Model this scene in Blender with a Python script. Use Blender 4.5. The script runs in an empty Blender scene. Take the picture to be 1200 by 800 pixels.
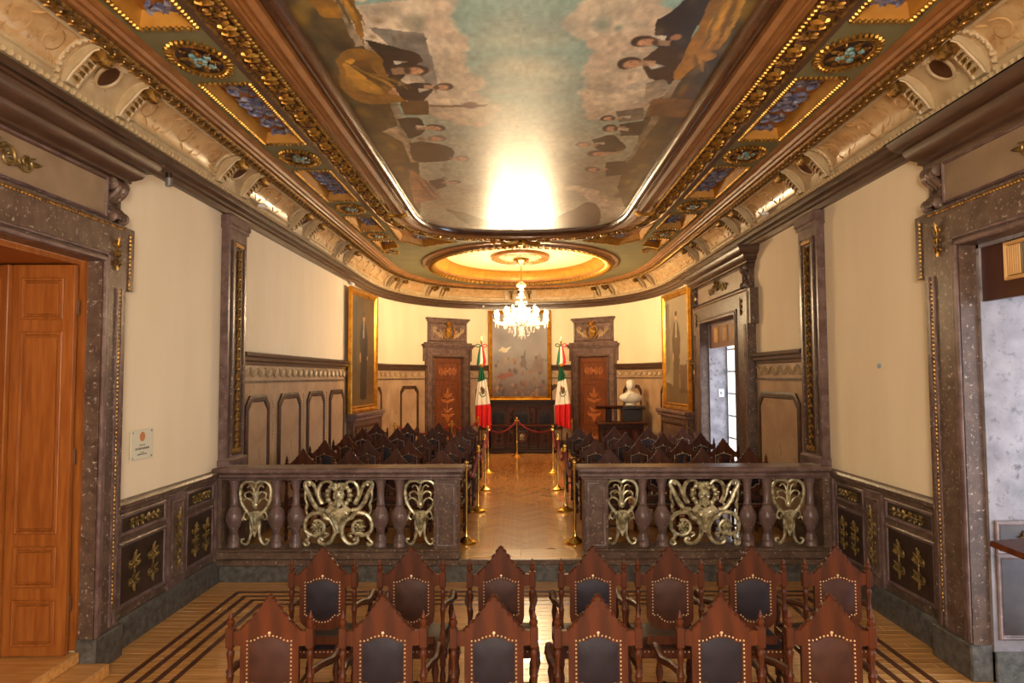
import bpy, bmesh, math, random
import numpy as np
from mathutils import Vector, Matrix
random.seed(7)
PI = math.pi
SC = bpy.context.scene
COL = SC.collection

# ---------------------------------------------------------------- camera
cam = bpy.data.cameras.new('camera')
cam.sensor_width = 36.0
cam.lens = 36.0 * 790.6 / 1200
cam_ob = bpy.data.objects.new('camera', cam)
COL.objects.link(cam_ob)
_r = Vector((.99993, .01095, -.00479)); _u = Vector((.00535, -.05162, .99865)); _f = Vector((-.01069, .99861, .05168))
cam_ob.matrix_world = Matrix(((_r.x, _u.x, -_f.x, -.035), (_r.y, _u.y, -_f.y, 0), (_r.z, _u.z, -_f.z, 2.4), (0, 0, 0, 1)))
SC.camera = cam_ob

# ---------------------------------------------------------------- world, light, exposure
SC.view_settings.view_transform = 'Standard'
SC.view_settings.look = 'None'
SC.view_settings.gamma = 1.0
SC.view_settings.use_curve_mapping = False
SC.view_settings.exposure = 0.62
wd = bpy.data.worlds.new('world'); SC.world = wd
wd.use_nodes = True
wd.node_tree.nodes['Background'].inputs[0].default_value = (.75, .86, 1.0, 1)
wd.node_tree.nodes['Background'].inputs[1].default_value = 2.2
YB_ = -2.6
BULB = 1000.0          # emission of the chandelier's lamps


def area(name, loc, rot, sx, sy, power, col):
    l = bpy.data.lights.new(name, 'AREA'); l.shape = 'RECTANGLE'; l.size = sx; l.size_y = sy
    l.energy = power; l.color = col
    o = bpy.data.objects.new(name, l); o.location = loc; o.rotation_euler = rot
    COL.objects.link(o); return o


# daylight coming in through the two windows on the right (outside their panes)
area('daylight_near', (5.6, 4.25, 1.7), (0, PI / 2, 0), 3.0, 2.2, 60, (.78, .87, 1.0))
area('daylight_far', (5.6, 12.15, 1.8), (0, PI / 2, 0), 2.8, 2.0, 160, (.66, .80, 1.0))
# added fill light behind the camera, entering through the added back windows
area('back_fill', (0, YB_ - 1.1, 2.0), (PI / 2, 0, PI), 5.6, 2.8, 520, (1.0, .95, .88))
# added unseen point light behind the camera, brightens the front half
pl = bpy.data.lights.new('front_fill', 'POINT'); pl.energy = 680; pl.color = (1.0, .91, .78); pl.shadow_soft_size = .55
po = bpy.data.objects.new('front_fill', pl); po.location = (0, -1.1, 2.9); COL.objects.link(po)

# ---------------------------------------------------------------- materials


def lin(c):
    o = []
    for v in c[:3]:
        v = v / 255.0
        o.append(v / 12.92 if v <= .04045 else ((v + .055) / 1.055) ** 2.4)
    return (o[0], o[1], o[2], 1.0)


def mat(name, col, rough=.5, metal=0.0, c2=None, nscale=6.0, ndet=5.0, nlo=.35, nhi=.65, stretch=(1, 1, 1),
        speck=None, bump=None, coat=0.0, rnd=0.0, spec=.5, emit=None, trans=0.0, attr=None, alpha=None, rvar=0.0):
    m = bpy.data.materials.new(name); m.use_nodes = True
    nt = m.node_tree; N = nt.nodes; L = nt.links
    b = N['Principled BSDF']
    b.inputs['Roughness'].default_value = rough
    b.inputs['Metallic'].default_value = metal
    b.inputs['Coat Weight'].default_value = coat
    b.inputs['Specular IOR Level'].default_value = spec
    b.inputs['Transmission Weight'].default_value = trans
    if alpha is not None: b.inputs['Alpha'].default_value = alpha
    tc = N.new('ShaderNodeTexCoord'); mp = N.new('ShaderNodeMapping'); mp.inputs['Scale'].default_value = stretch
    L.new(tc.outputs['Object'], mp.inputs['Vector'])
    out = None
    if attr:
        a = N.new('ShaderNodeVertexColor'); a.layer_name = attr; out = a.outputs['Color']
    elif c2:
        n = N.new('ShaderNodeTexNoise'); n.inputs['Scale'].default_value = nscale; n.inputs['Detail'].default_value = ndet
        L.new(mp.outputs['Vector'], n.inputs['Vector'])
        r = N.new('ShaderNodeValToRGB'); r.color_ramp.elements[0].position = nlo; r.color_ramp.elements[1].position = nhi
        r.color_ramp.elements[0].color = lin(col); r.color_ramp.elements[1].color = lin(c2)
        L.new(n.outputs['Fac'], r.inputs['Fac']); out = r.outputs['Color']
        if rvar:
            mr = N.new('ShaderNodeMapRange'); mr.inputs['To Min'].default_value = max(.02, rough - rvar); mr.inputs['To Max'].default_value = rough + rvar
            L.new(n.outputs['Fac'], mr.inputs['Value']); L.new(mr.outputs['Result'], b.inputs['Roughness'])
    else:
        rgb = N.new('ShaderNodeRGB'); rgb.outputs[0].default_value = lin(col); out = rgb.outputs[0]
    if speck:
        sc, ss, lo, hi = speck
        n2 = N.new('ShaderNodeTexNoise'); n2.inputs['Scale'].default_value = ss; n2.inputs['Detail'].default_value = 7; n2.inputs['Roughness'].default_value = .7
        L.new(mp.outputs['Vector'], n2.inputs['Vector'])
        r2 = N.new('ShaderNodeMapRange'); r2.inputs['From Min'].default_value = lo; r2.inputs['From Max'].default_value = hi
        L.new(n2.outputs['Fac'], r2.inputs['Value'])
        mx = N.new('ShaderNodeMix'); mx.data_type = 'RGBA'
        L.new(r2.outputs['Result'], mx.inputs['Factor']); L.new(out, mx.inputs['A']); mx.inputs['B'].default_value = lin(sc)
        out = mx.outputs['Result']
    if rnd:
        oi = N.new('ShaderNodeObjectInfo'); mr = N.new('ShaderNodeMapRange')
        mr.inputs['To Min'].default_value = 1 - rnd; mr.inputs['To Max'].default_value = 1 + rnd
        L.new(oi.outputs['Random'], mr.inputs['Value'])
        h = N.new('ShaderNodeHueSaturation'); L.new(mr.outputs['Result'], h.inputs['Value']); L.new(out, h.inputs['Color']); out = h.outputs['Color']
    L.new(out, b.inputs['Base Color'])
    if bump:
        bs, st = bump
        n3 = N.new('ShaderNodeTexNoise'); n3.inputs['Scale'].default_value = bs; n3.inputs['Detail'].default_value = 4
        L.new(mp.outputs['Vector'], n3.inputs['Vector'])
        bp = N.new('ShaderNodeBump'); bp.inputs['Strength'].default_value = st; bp.inputs['Distance'].default_value = .01
        L.new(n3.outputs['Fac'], bp.inputs['Height']); L.new(bp.outputs['Normal'], b.inputs['Normal'])
    if emit:
        b.inputs['Emission Color'].default_value = lin(emit[0]); b.inputs['Emission Strength'].default_value = emit[1]
    return m


M = {}
M['stucco'] = mat('cream_stucco', (237, 219, 188), .75, c2=(231, 212, 179), nscale=2.2, stretch=(1, 1, .25), bump=(40, .08))
M['marble'] = mat('brown_speckled_marble', (76, 57, 46), .36, c2=(102, 80, 66), nscale=9, speck=((190, 174, 158), 30, .58, .68), spec=.35)
M['marble_red'] = mat('purple_brown_marble', (86, 65, 60), .33, c2=(118, 95, 90), nscale=8, speck=((184, 166, 156), 30, .60, .72), spec=.4)
M['marble_panel'] = mat('dark_marble_panel', (46, 31, 25), .32, c2=(62, 45, 37), nscale=8, speck=((130, 110, 95), 40, .66, .8))
M['marble_tan'] = mat('taupe_veined_marble', (158, 128, 98), .32, c2=(182, 152, 120), nscale=2.6, ndet=8, speck=((128, 100, 76), 5, .58, .72))
M['marble_light'] = mat('sand_marble', (160, 134, 100), .38, c2=(178, 152, 116), nscale=3, ndet=7)
M['marble_dk'] = mat('dark_brown_marble_border', (58, 36, 25), .5, c2=(80, 52, 37), nscale=9, spec=.25)
M['marble_blue'] = mat('grey_mottled_marble', (112, 104, 108), .3, c2=(146, 138, 140), nscale=5, ndet=8, speck=((84, 72, 74), 14, .54, .68))
M['stone'] = mat('dark_grey_base_stone', (60, 57, 53), .4, c2=(94, 90, 84), nscale=16, ndet=8, speck=((150, 146, 138), 34, .60, .74))
M['gold'] = mat('gilding', (196, 150, 68), .4, .85, c2=(112, 78, 34), nscale=14, nlo=.4, nhi=.7)
M['gold_dk'] = mat('antique_gilding', (164, 122, 56), .42, .7, c2=(78, 54, 26), nscale=22, nlo=.38, nhi=.66)
M['gold_frame'] = mat('gilt_picture_frame', (214, 160, 60), .3, .9, c2=(176, 120, 38), nscale=8)
M['brass'] = mat('polished_brass', (238, 196, 104), .18, 1.0)
M['bronze'] = mat('pale_gilt_bronze', (214, 204, 168), .36, .5, c2=(132, 118, 86), nscale=18, nlo=.38, nhi=.62)
M['orange'] = mat('golden_brown_moulding', (150, 100, 52), .4, c2=(128, 82, 40), nscale=4, coat=.15)
M['brown_mould'] = mat('umber_moulding', (86, 52, 30), .4, c2=(70, 42, 24), nscale=5)
M['dark_frame'] = mat('dark_mural_frame', (66, 40, 26), .25, c2=(84, 54, 34), nscale=5, coat=.4)
M['green'] = mat('sage_green_soffit', (124, 120, 84), .55, c2=(112, 108, 74), nscale=3)
M['plaster'] = mat('ivory_plaster', (196, 172, 132), .5, c2=(178, 152, 112), nscale=8)
M['cove'] = mat('marbled_cove_panel', (204, 172, 124), .26, c2=(184, 146, 98), nscale=7, ndet=6, speck=((158, 114, 70), 11, .56, .66), coat=.35)
M['dome'] = mat('gold_painted_dome', (246, 230, 184), .45, c2=(236, 212, 150), nscale=14)
M['yellow'] = mat('ochre_gold_paint', (186, 132, 46), .45, .2, c2=(164, 112, 38), nscale=6)
M['ochre'] = mat('ochre_coffer_paint', (170, 112, 44), .5, c2=(140, 86, 34), nscale=9)
M['blue'] = mat('blue_painted_acanthus', (78, 84, 126), .5, c2=(150, 146, 152), nscale=16)
M['wine'] = mat('dark_wine_enamel', (66, 36, 40), .4, c2=(46, 30, 24), nscale=14)
M['teal'] = mat('teal_flower_paint', (92, 136, 140), .45, c2=(150, 176, 170), nscale=20)
M['mahog'] = mat('red_brown_carved_wood', (78, 36, 15), .45, c2=(56, 25, 11), nscale=3, stretch=(6, 6, 1), spec=.2, rnd=.14)
M['mahog_dk'] = mat('dark_carved_wood', (58, 31, 19), .45, c2=(42, 22, 14), nscale=4, stretch=(1, 5, 5), spec=.2, rnd=.1)
M['cornice'] = mat('brown_wood_cornice', (84, 60, 44), .36, c2=(66, 45, 33), nscale=4, stretch=(1, 1, 5), coat=.1)
M['doorwood'] = mat('honey_brown_door_wood', (158, 92, 38), .4, c2=(134, 72, 26), nscale=3, stretch=(9, 9, .8), coat=.1, spec=.3)
M['carvedoor'] = mat('reddish_carved_door_wood', (122, 66, 34), .42, c2=(96, 48, 24), nscale=6, stretch=(4, 4, 1))
M['transom'] = mat('dark_red_wood_panel', (74, 36, 22), .35, c2=(60, 28, 16), nscale=3, stretch=(4, 1, 1))
M['transom2'] = mat('walnut_transom_panel', (128, 78, 48), .35, c2=(104, 60, 36), nscale=3, stretch=(1, 4, 1))
M['pine'] = mat('pale_slat_wood', (206, 160, 100), .5)
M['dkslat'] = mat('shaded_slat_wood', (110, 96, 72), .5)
M['leather_b'] = mat('brown_leather', (58, 32, 24), .55, c2=(46, 25, 18), nscale=12, bump=(60, .1), rnd=.15, spec=.2)
M['leather_n'] = mat('navy_leather', (34, 28, 36), .55, c2=(27, 22, 28), nscale=12, bump=(60, .1), rnd=.12, spec=.2)
M['plank'] = mat('oak_floor_plank', (206, 152, 88), .26, c2=(184, 128, 68), nscale=2.5, ndet=7, stretch=(1.2, 10, 10), coat=.3, rnd=.12)
M['parquet'] = mat('oak_parquet', (204, 148, 84), .22, c2=(184, 126, 66), nscale=2.5, ndet=7, stretch=(9, 9, 9), coat=.4, rnd=.14)
M['parquet_far'] = mat('oak_parquet_field', (198, 142, 80), .22, c2=(172, 116, 60), nscale=5, ndet=7, coat=.4)
M['inlay'] = mat('dark_inlay_wood', (92, 50, 28), .3, c2=(76, 40, 22), nscale=6, coat=.2)
M['velvet'] = mat('crimson_velvet', (132, 22, 28), .85, c2=(112, 16, 22), nscale=20)
M['white'] = mat('white_marble_bust', (218, 211, 198), .5)
M['whitepl'] = mat('white_plastic', (232, 232, 228), .4)
M['grey'] = mat('grey_metal', (150, 150, 148), .35, .7)
M['black'] = mat('black_lacquer', (36, 26, 22), .3, c2=(46, 34, 28), nscale=6)
M['crystal'] = mat('crystal_glass', (255, 250, 240), .1, trans=.55, spec=.8)
M['candle'] = mat('candle_sleeve', (250, 244, 226), .5)
M['bulb'] = mat('lit_lamp', (255, 235, 200), .5, emit=((255, 222, 172), BULB))
M['acrylic'] = mat('clear_acrylic_plate', (226, 220, 196), .12, spec=.6)
M['ink'] = mat('grey_print', (98, 92, 78), .6)
M['seal'] = mat('orange_seal_print', (196, 122, 66), .5)
M['dot'] = mat('blue_grey_plastic', (138, 158, 170), .4)
M['glass'] = mat('window_pane_glass', (240, 246, 250), .05, trans=1.0, spec=.4)
M['bar'] = mat('white_window_frame', (208, 212, 220), .45)
M['paint'] = mat('painted_canvas', (0, 0, 0), .5, attr='Col', spec=.35)
M['mural'] = mat('varnished_ceiling_painting', (0, 0, 0), .45, attr='Col', coat=1.0, bump=(7, .3), stretch=(.8, 2.4, 1))
M['flag'] = mat('flag_cloth', (0, 0, 0), .7, attr='Col')
M['mural'].node_tree.nodes['Principled BSDF'].inputs['Coat Roughness'].default_value = .33
M['stud'] = mat('pale_brass_studs', (226, 212, 176), .3, .8)
M['marble_dim'] = mat('dim_taupe_marble', (128, 106, 82), .4, c2=(146, 122, 96), nscale=4, ndet=7)
M['gilt_dull'] = mat('dull_gilding', (146, 120, 66), .42, .5, c2=(84, 64, 34), nscale=20)
M['arab'] = mat('faint_painted_arabesque', (186, 146, 96), .4)
M['relief_wood'] = mat('raised_carving_wood', (164, 96, 46), .42)
M['gold_lit'] = mat('bright_gilding', (226, 178, 84), .36, .8, c2=(170, 122, 52), nscale=14)

_g = M['glass'].node_tree; _o = _g.nodes['Material Output']; _t = _g.nodes.new('ShaderNodeBsdfTransparent'); _s = _g.nodes.new('ShaderNodeBsdfGlossy'); _s.inputs['Roughness'].default_value = .03
_x = _g.nodes.new('ShaderNodeMixShader'); _x.inputs[0].default_value = .07
_g.links.new(_t.outputs[0], _x.inputs[1]); _g.links.new(_s.outputs[0], _x.inputs[2]); _g.links.new(_x.outputs[0], _o.inputs['Surface'])

# ---------------------------------------------------------------- mesh helpers


class MB:
    def __init__(s): s.v = []; s.f = []

    def add(s, vs, fs):
        b = len(s.v); s.v.extend([tuple(p) for p in vs]); s.f.extend([tuple(i + b for i in f) for f in fs]); return s

    def join(s, o, T=None):
        return s.add([tuple(T @ Vector(p)) for p in o.v] if T is not None else o.v, o.f)

    def box(s, x0, x1, y0, y1, z0, z1, ch=0.0):
        if x0 > x1: x0, x1 = x1, x0
        if y0 > y1: y0, y1 = y1, y0
        if z0 > z1: z0, z1 = z1, z0
        if ch <= 0:
            return s.add([(x, y, z) for z in (z0, z1) for y in (y0, y1) for x in (x0, x1)],
                         [(0, 2, 3, 1), (4, 5, 7, 6), (0, 1, 5, 4), (2, 6, 7, 3), (0, 4, 6, 2), (1, 3, 7, 5)])
        ch = min(ch, (x1 - x0) * .45, (y1 - y0) * .45, (z1 - z0) * .45)
        P = ((x0, x1), (y0, y1), (z0, z1)); vs = []; I = {}
        for i in (0, 1):
            for j in (0, 1):
                for k in (0, 1):
                    c = [P[0][i], P[1][j], P[2][k]]; sg = [1 - 2 * i, 1 - 2 * j, 1 - 2 * k]
                    for a in range(3):
                        q = [c[t] + (0 if t == a else sg[t] * ch) for t in range(3)]
                        I[(i, j, k, a)] = len(vs); vs.append(q)
        fs = []
        for a in range(3):
            b, c = [t for t in range(3) if t != a]
            for e in (0, 1):
                q = []
                for (u, w) in ((0, 0), (1, 0), (1, 1), (0, 1)):
                    k = [0, 0, 0]; k[a] = e; k[b] = u; k[c] = w; q.append(I[(*k, a)])
                fs.append(q)
            for u in (0, 1):
                for w in (0, 1):
                    k0 = [0, 0, 0]; k0[b] = u; k0[c] = w; k1 = list(k0); k1[a] = 1
                    fs.append([I[(*k0, b)], I[(*k1, b)], I[(*k1, c)], I[(*k0, c)]])
        for i in (0, 1):
            for j in (0, 1):
                for k in (0, 1): fs.append([I[(i, j, k, a)] for a in range(3)])
        return s.add(vs, fs)

    def tube(s, pts, r, n=8, closed=False, cap=True, flat=1.0):
        pts = [Vector(p) for p in pts]; m = len(pts)
        rr = r if isinstance(r, (list, tuple)) else [r] * m
        up = None; rings = []
        for i, p in enumerate(pts):
            a = pts[i - 1] if (i or closed) else p; b = pts[(i + 1) % m] if (i < m - 1 or closed) else p
            t = (b - a); t = t.normalized() if t.length > 1e-9 else Vector((0, 0, 1))
            if up is None:
                up = Vector((0, 1, 0)) if abs(t.y) < .9 else Vector((1, 0, 0))
            up = (up - t * up.dot(t)); up = up.normalized() if up.length > 1e-6 else t.orthogonal().normalized()
            sd = t.cross(up)
            rings.append([p + (sd * math.cos(2 * PI * k / n) + up * flat * math.sin(2 * PI * k / n)) * rr[i] for k in range(n)])
        vs = [q for g in rings for q in g]; fs = []
        for i in range(m if closed else m - 1):
            j = (i + 1) % m
            for k in range(n): fs.append((i * n + k, i * n + (k + 1) % n, j * n + (k + 1) % n, j * n + k))
        if cap and not closed:
            fs.append(tuple(range(n - 1, -1, -1))); fs.append(tuple((m - 1) * n + k for k in range(n)))
        return s.add(vs, fs)

    def lathe(s, prof, c=(0, 0, 0), n=14, sx=1.0, sy=1.0, cap=True):
        vs = []; fs = []; m = len(prof)
        for (r, z) in prof:
            for k in range(n):
                a = 2 * PI * (k + .5) / n; vs.append((c[0] + r * sx * math.cos(a), c[1] + r * sy * math.sin(a), c[2] + z))
        for i in range(m - 1):
            for k in range(n): fs.append((i * n + k, i * n + (k + 1) % n, (i + 1) * n + (k + 1) % n, (i + 1) * n + k))
        if cap:
            fs.append(tuple(range(n - 1, -1, -1))); fs.append(tuple((m - 1) * n + k for k in range(n)))
        return s.add(vs, fs)

    def prism(s, poly, t0, t1, ins=0.0, cx=None):
        """polygon in x,z extruded along y from t0 (back) to t1 (front); ins shrinks the front rim to a chamfer"""
        m = len(poly); c = (sum(p[0] for p in poly) / m, sum(p[1] for p in poly) / m)
        vs = [(p[0], t0, p[1]) for p in poly]
        if ins:
            d = ins if t1 > t0 else -ins
            vs += [(p[0], t1 - d, p[1]) for p in poly]
            q = []
            for p in poly:
                l = math.hypot(p[0] - c[0], p[1] - c[1]) or 1; k = max(0, 1 - ins / l); q.append((c[0] + (p[0] - c[0]) * k, t1, c[1] + (p[1] - c[1]) * k))
            vs += q; R = 3
        else:
            vs += [(p[0], t1, p[1]) for p in poly]; R = 2
        fs = [tuple(range(m)), tuple((R - 1) * m + k for k in range(m - 1, -1, -1))]
        for r in range(R - 1):
            for k in range(m): fs.append((r * m + k, r * m + (k + 1) % m, (r + 1) * m + (k + 1) % m, (r + 1) * m + k))
        return s.add(vs, fs)

    def dome(s, poly, y0, h, rings=3):
        """a padded cushion on an x,z outline, swelling from y0 by h"""
        m = len(poly); c = (sum(p[0] for p in poly) / m, sum(p[1] for p in poly) / m); vs = []; fs = []
        for r in range(rings + 1):
            k = 1 - r / (rings + 1); y = y0 + h * math.sin((1 - k) * PI / 2) ** .6
            vs += [(c[0] + (p[0] - c[0]) * k, y, c[1] + (p[1] - c[1]) * k) for p in poly]
        vs.append((c[0], y0 + h, c[1]))
        for r in range(rings):
            for k in range(m): fs.append((r * m + k, r * m + (k + 1) % m, (r + 1) * m + (k + 1) % m, (r + 1) * m + k))
        for k in range(m): fs.append((rings * m + k, rings * m + (k + 1) % m, (rings + 1) * m))
        return s.add(vs, fs)

    def ell(s, c, r, n=10, m=6, T=None):
        vs = []; fs = []
        for i in range(1, m):
            a = PI * i / m
            for k in range(n):
                b = 2 * PI * k / n; vs.append((r[0] * math.sin(a) * math.cos(b), r[1] * math.sin(a) * math.sin(b), r[2] * math.cos(a)))
        vs.append((0, 0, r[2])); vs.append((0, 0, -r[2])); t = len(vs) - 2
        for i in range(m - 2):
            for k in range(n): fs.append((i * n + k, (i + 1) * n + k, (i + 1) * n + (k + 1) % n, i * n + (k + 1) % n))
        for k in range(n):
            fs.append((t, k, (k + 1) % n)); fs.append((t + 1, (m - 2) * n + (k + 1) % n, (m - 2) * n + k))
        vs = [(T @ Vector(v) if T is not None else Vector(v)) + Vector(c) for v in vs]
        return s.add(vs, fs)

    def sweep(s, path, prof, closed=False, caps=True):
        """path of (x, y, nx, ny); profile of (offset along the normal, z)"""
        m = len(prof); n = len(path); vs = []; fs = []
        for (x, y, nx, ny) in path:
            for (d, z) in prof: vs.append((x + nx * d, y + ny * d, z))
        for i in range(n if closed else n - 1):
            j = (i + 1) % n
            for k in range(m - 1): fs.append((i * m + k, i * m + k + 1, j * m + k + 1, j * m + k))
        if caps and not closed:
            fs.append(tuple(range(m - 1, -1, -1))); fs.append(tuple((n - 1) * m + k for k in range(m)))
        return s.add(vs, fs)

    def leaf(s, a, b, w, up=(0, 1, 0), h=.01, curl=0.0, k=5):
        """a ridged leaf from a to b, width w, its ridge raised by h along up, its tip curling by curl"""
        a = Vector(a); b = Vector(b); up = Vector(up); d = b - a; sd = d.normalized().cross(up)
        vs = []; fs = []
        for i in range(k + 1):
            t = i / k; wd = w * (math.sin(PI * min(1, t * .92 + .06)) ** .7) * (.6 + .4 * (1 - t)); p = a + d * t + up * curl * t * t
            vs += [p - sd * wd, p + up * h * (.4 + .6 * math.sin(PI * (t * .8 + .1))), p + sd * wd]
        for i in range(k):
            fs += [(i * 3, i * 3 + 1, i * 3 + 4, i * 3 + 3), (i * 3 + 1, i * 3 + 2, i * 3 + 5, i * 3 + 4)]
        return s.add(vs, fs)

    def spiral(s, c, r0, r1, a0, turns, tr, y=0.0, n=6, step=10, sgn=1, tip=True):
        """a scroll in the x,z plane"""
        m = int(step * turns) + 1; P = []; R = []
        for i in range(m):
            t = i / (m - 1); r = r0 + (r1 - r0) * t; a = a0 + sgn * 2 * PI * turns * t
            P.append((c[0] + r * math.cos(a), y, c[1] + r * math.sin(a))); R.append(tr * (1 - .45 * t))
        s.tube(P, R, n)
        if tip: s.ell(P[-1], (tr * 1.15,) * 3, 7, 5)
        return s

    def mirror(s):
        n = len(s.v); s.v += [(-x, y, z) for (x, y, z) in s.v]; s.f += [tuple(i + n for i in reversed(f)) for f in s.f]; return s

    def mesh(s, name, m, smooth=38):
        me = bpy.data.meshes.new(name); me.from_pydata(s.v, [], s.f)
        if m is not None: me.materials.append(M[m] if isinstance(m, str) else m)
        if smooth and len(s.f):
            me.shade_smooth(); me.set_sharp_from_angle(angle=math.radians(smooth))
        me.update(); return me


def ob(name, me, parent=None, loc=(0, 0, 0), rz=0.0, rot=None, scale=None):
    o = bpy.data.objects.new(name, me); COL.objects.link(o); o.location = loc
    o.rotation_euler = rot if rot is not None else (0, 0, rz)
    if scale is not None: o.scale = scale
    if parent is not None: o.parent = parent
    return o


def build(mb, name, m, parent=None, loc=(0, 0, 0), rz=0.0, rot=None, smooth=38, kind=None):
    o = ob(name, mb.mesh(name, m, smooth), parent, loc, rz, rot)
    if kind: o['kind'] = kind
    return o


def struct(name, mb, m, smooth=38):
    o = build(mb, name, m, smooth=smooth); o['kind'] = 'structure'; return o


def tag(o, label, cat, group=None):
    o['label'] = label; o['category'] = cat
    if group: o['group'] = group
    return o


def thing(name, label, cat, loc=(0, 0, 0), rz=0.0, group=None):
    o = bpy.data.objects.new(name, None); COL.objects.link(o); o.location = loc; o.rotation_euler = (0, 0, rz)
    o.empty_display_size = .1
    return tag(o, label, cat, group)


def copy_thing(t, loc, rz, label, group=None):
    r = t.copy(); COL.objects.link(r); r.location = loc; r.rotation_euler = (0, 0, rz); r['label'] = label
    if group: r['group'] = group
    for ch in t.children:
        c = ch.copy(); COL.objects.link(c); c.parent = r
        for g in ch.children:
            d = g.copy(); COL.objects.link(d); d.parent = c
    return r


def bez(pts, k=8):
    """smooth curve through points (Catmull-Rom), any dimension"""
    P = [Vector(p) for p in pts]; P = [P[0] * 2 - P[1]] + P + [P[-1] * 2 - P[-2]]; out = []
    for i in range(1, len(P) - 2):
        for j in range(k):
            t = j / k; a, b, c, d = P[i - 1:i + 3]
            out.append(.5 * ((2 * b) + (c - a) * t + (2 * a - 5 * b + 4 * c - d) * t * t + (3 * b - a - 3 * c + d) * t ** 3))
    out.append(P[-2]); return out


def taper(n, r0, r1, mid=None):
    if mid is None: return [r0 + (r1 - r0) * i / (n - 1) for i in range(n)]
    return [(r0 + (mid - r0) * (i / (n - 1)) * 2) if i < n / 2 else (mid + (r1 - mid) * (i / (n - 1) * 2 - 1)) for i in range(n)]


# ---------------------------------------------------------------- painted surfaces
class Paint:
    def __init__(s, X, Y, base, seed=1, warp=.02, wscale=7):
        s.rng = np.random.default_rng(seed); s.X0, s.Y0 = X, Y
        s.wx = (s.fbm(X, Y, wscale) - .5) * warp * 2; s.wy = (s.fbm(X, Y, wscale) - .5) * warp * 2
        s.X = X + s.wx; s.Y = Y + s.wy; s.C = np.ones(X.shape + (3,)) * np.array(base, float)

    def noise(s, X, Y, f):
        g = s.rng.random((80, 80)); u = (X * f) % 79; v = (Y * f) % 79
        i = np.floor(u).astype(int); j = np.floor(v).astype(int); a = u - i; b = v - j; a = a * a * (3 - 2 * a); b = b * b * (3 - 2 * b)
        return g[i, j] * (1 - a) * (1 - b) + g[(i + 1) % 80, j] * a * (1 - b) + g[i, (j + 1) % 80] * (1 - a) * b + g[(i + 1) % 80, (j + 1) % 80] * a * b

    def fbm(s, X, Y, f, o=4):
        t = 0; w = .5; k = 0
        for i in range(o): t = t + s.noise(X + 11.3 * i, Y + 7.1 * i, f) * w; k += w; f *= 2.03; w *= .5
        return t / k

    def mix(s, mask, col):
        s.C += (np.array(col, float) - s.C) * mask[..., None]

    def poly(s, pts, col, a=1.0, tex=.25):
        X, Y = s.X, s.Y
        if getattr(s, 'smooth', False) and len(pts) > 4:
            q = [tuple(p) for p in bez([(*p, 0) for p in list(pts) + [pts[0]]], 5)][:-1]; pts = [(p[0], p[1]) for p in q]
        ins = np.zeros(X.shape, bool); n = len(pts)
        for i in range(n):
            x0, y0 = pts[i]; x1, y1 = pts[(i + 1) % n]
            if y0 == y1: continue
            c = ((y0 > Y) != (y1 > Y)) & (X < (x1 - x0) * (Y - y0) / (y1 - y0) + x0); ins ^= c
        sh = 1 + tex * (s.fbm(X, Y, 5) - .5) * 2
        s.C = np.where(ins[..., None], s.C * (1 - a) + a * np.clip(np.array(col, float)[None, None] * sh[..., None], 0, 255), s.C)

    def ell(s, cx, cy, rx, ry, col, a=1.0, soft=.15):
        d = np.sqrt(((s.X - cx) / rx) ** 2 + ((s.Y - cy) / ry) ** 2); s.mix(np.clip((1 - d) / soft, 0, 1) * a, col)


def grid_mesh(name, P, C, m):
    """P: (r, c, 3) points, C: (r, c, 3) display colours 0..255"""
    r, c = P.shape[:2]; me = bpy.data.meshes.new(name)
    idx = np.arange(r * c).reshape(r, c)
    q = np.stack([idx[:-1, :-1], idx[:-1, 1:], idx[1:, 1:], idx[1:, :-1]], -1).reshape(-1, 4)
    me.vertices.add(r * c); me.vertices.foreach_set('co', P.reshape(-1).astype(np.float32))
    me.loops.add(q.size); me.loops.foreach_set('vertex_index', q.reshape(-1).astype(np.int32))
    me.polygons.add(len(q)); me.polygons.foreach_set('loop_start', np.arange(0, q.size, 4).astype(np.int32))
    me.polygons.foreach_set('use_smooth', np.ones(len(q), bool))
    at = me.color_attributes.new('Col', 'FLOAT_COLOR', 'POINT')
    L = np.clip(C.reshape(-1, 3) / 255., 0, 1); L = np.where(L <= .04045, L / 12.92, ((L + .055) / 1.055) ** 2.4)
    at.data.foreach_set('color', np.concatenate([L, np.ones((len(L), 1))], 1).astype(np.float32).reshape(-1))
    me.materials.append(M[m]); me.update(); me.validate(); return me

# ================================================================ the room
HW, YA, BA, NA = 3.66, 15.2, 5.05, 2.4     # half width, where the apse begins, its depth, its roundness
YB = -2.6                                   # back wall
ZD, ZC = .26, 4.43                          # dais floor, cornice underside


def _raw():
    P = [(-HW, YB), (-HW, YA)]
    for i in range(1, 400):
        t = PI * i / 400; c = math.cos(t)
        P.append((-HW * math.copysign(abs(c) ** (2 / NA), c), YA + BA * math.sin(t) ** (2 / NA)))
    return P + [(HW, YA), (HW, YB)]


_P = _raw(); _S = [0.0]
for _i in range(1, len(_P)): _S.append(_S[-1] + math.dist(_P[_i], _P[_i - 1]))
LT = _S[-1]


def pos_at(s):
    s = max(0, min(LT, s)); lo, hi = 0, len(_S) - 1
    while hi - lo > 1:
        m = (lo + hi) // 2
        if _S[m] <= s: lo = m
        else: hi = m
    t = (s - _S[lo]) / (_S[hi] - _S[lo]); a, b = _P[lo], _P[hi]
    return a[0] + (b[0] - a[0]) * t, a[1] + (b[1] - a[1]) * t


def wp(s, e=.06):
    """wall point and inward normal at arc length s"""
    x, y = pos_at(s); a = pos_at(s - e); b = pos_at(s + e); tx, ty = b[0] - a[0], b[1] - a[1]; l = math.hypot(tx, ty)
    return (x, y, ty / l, -tx / l)


def sl(y): return y - YB                     # arc length of a point on the left wall


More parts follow.
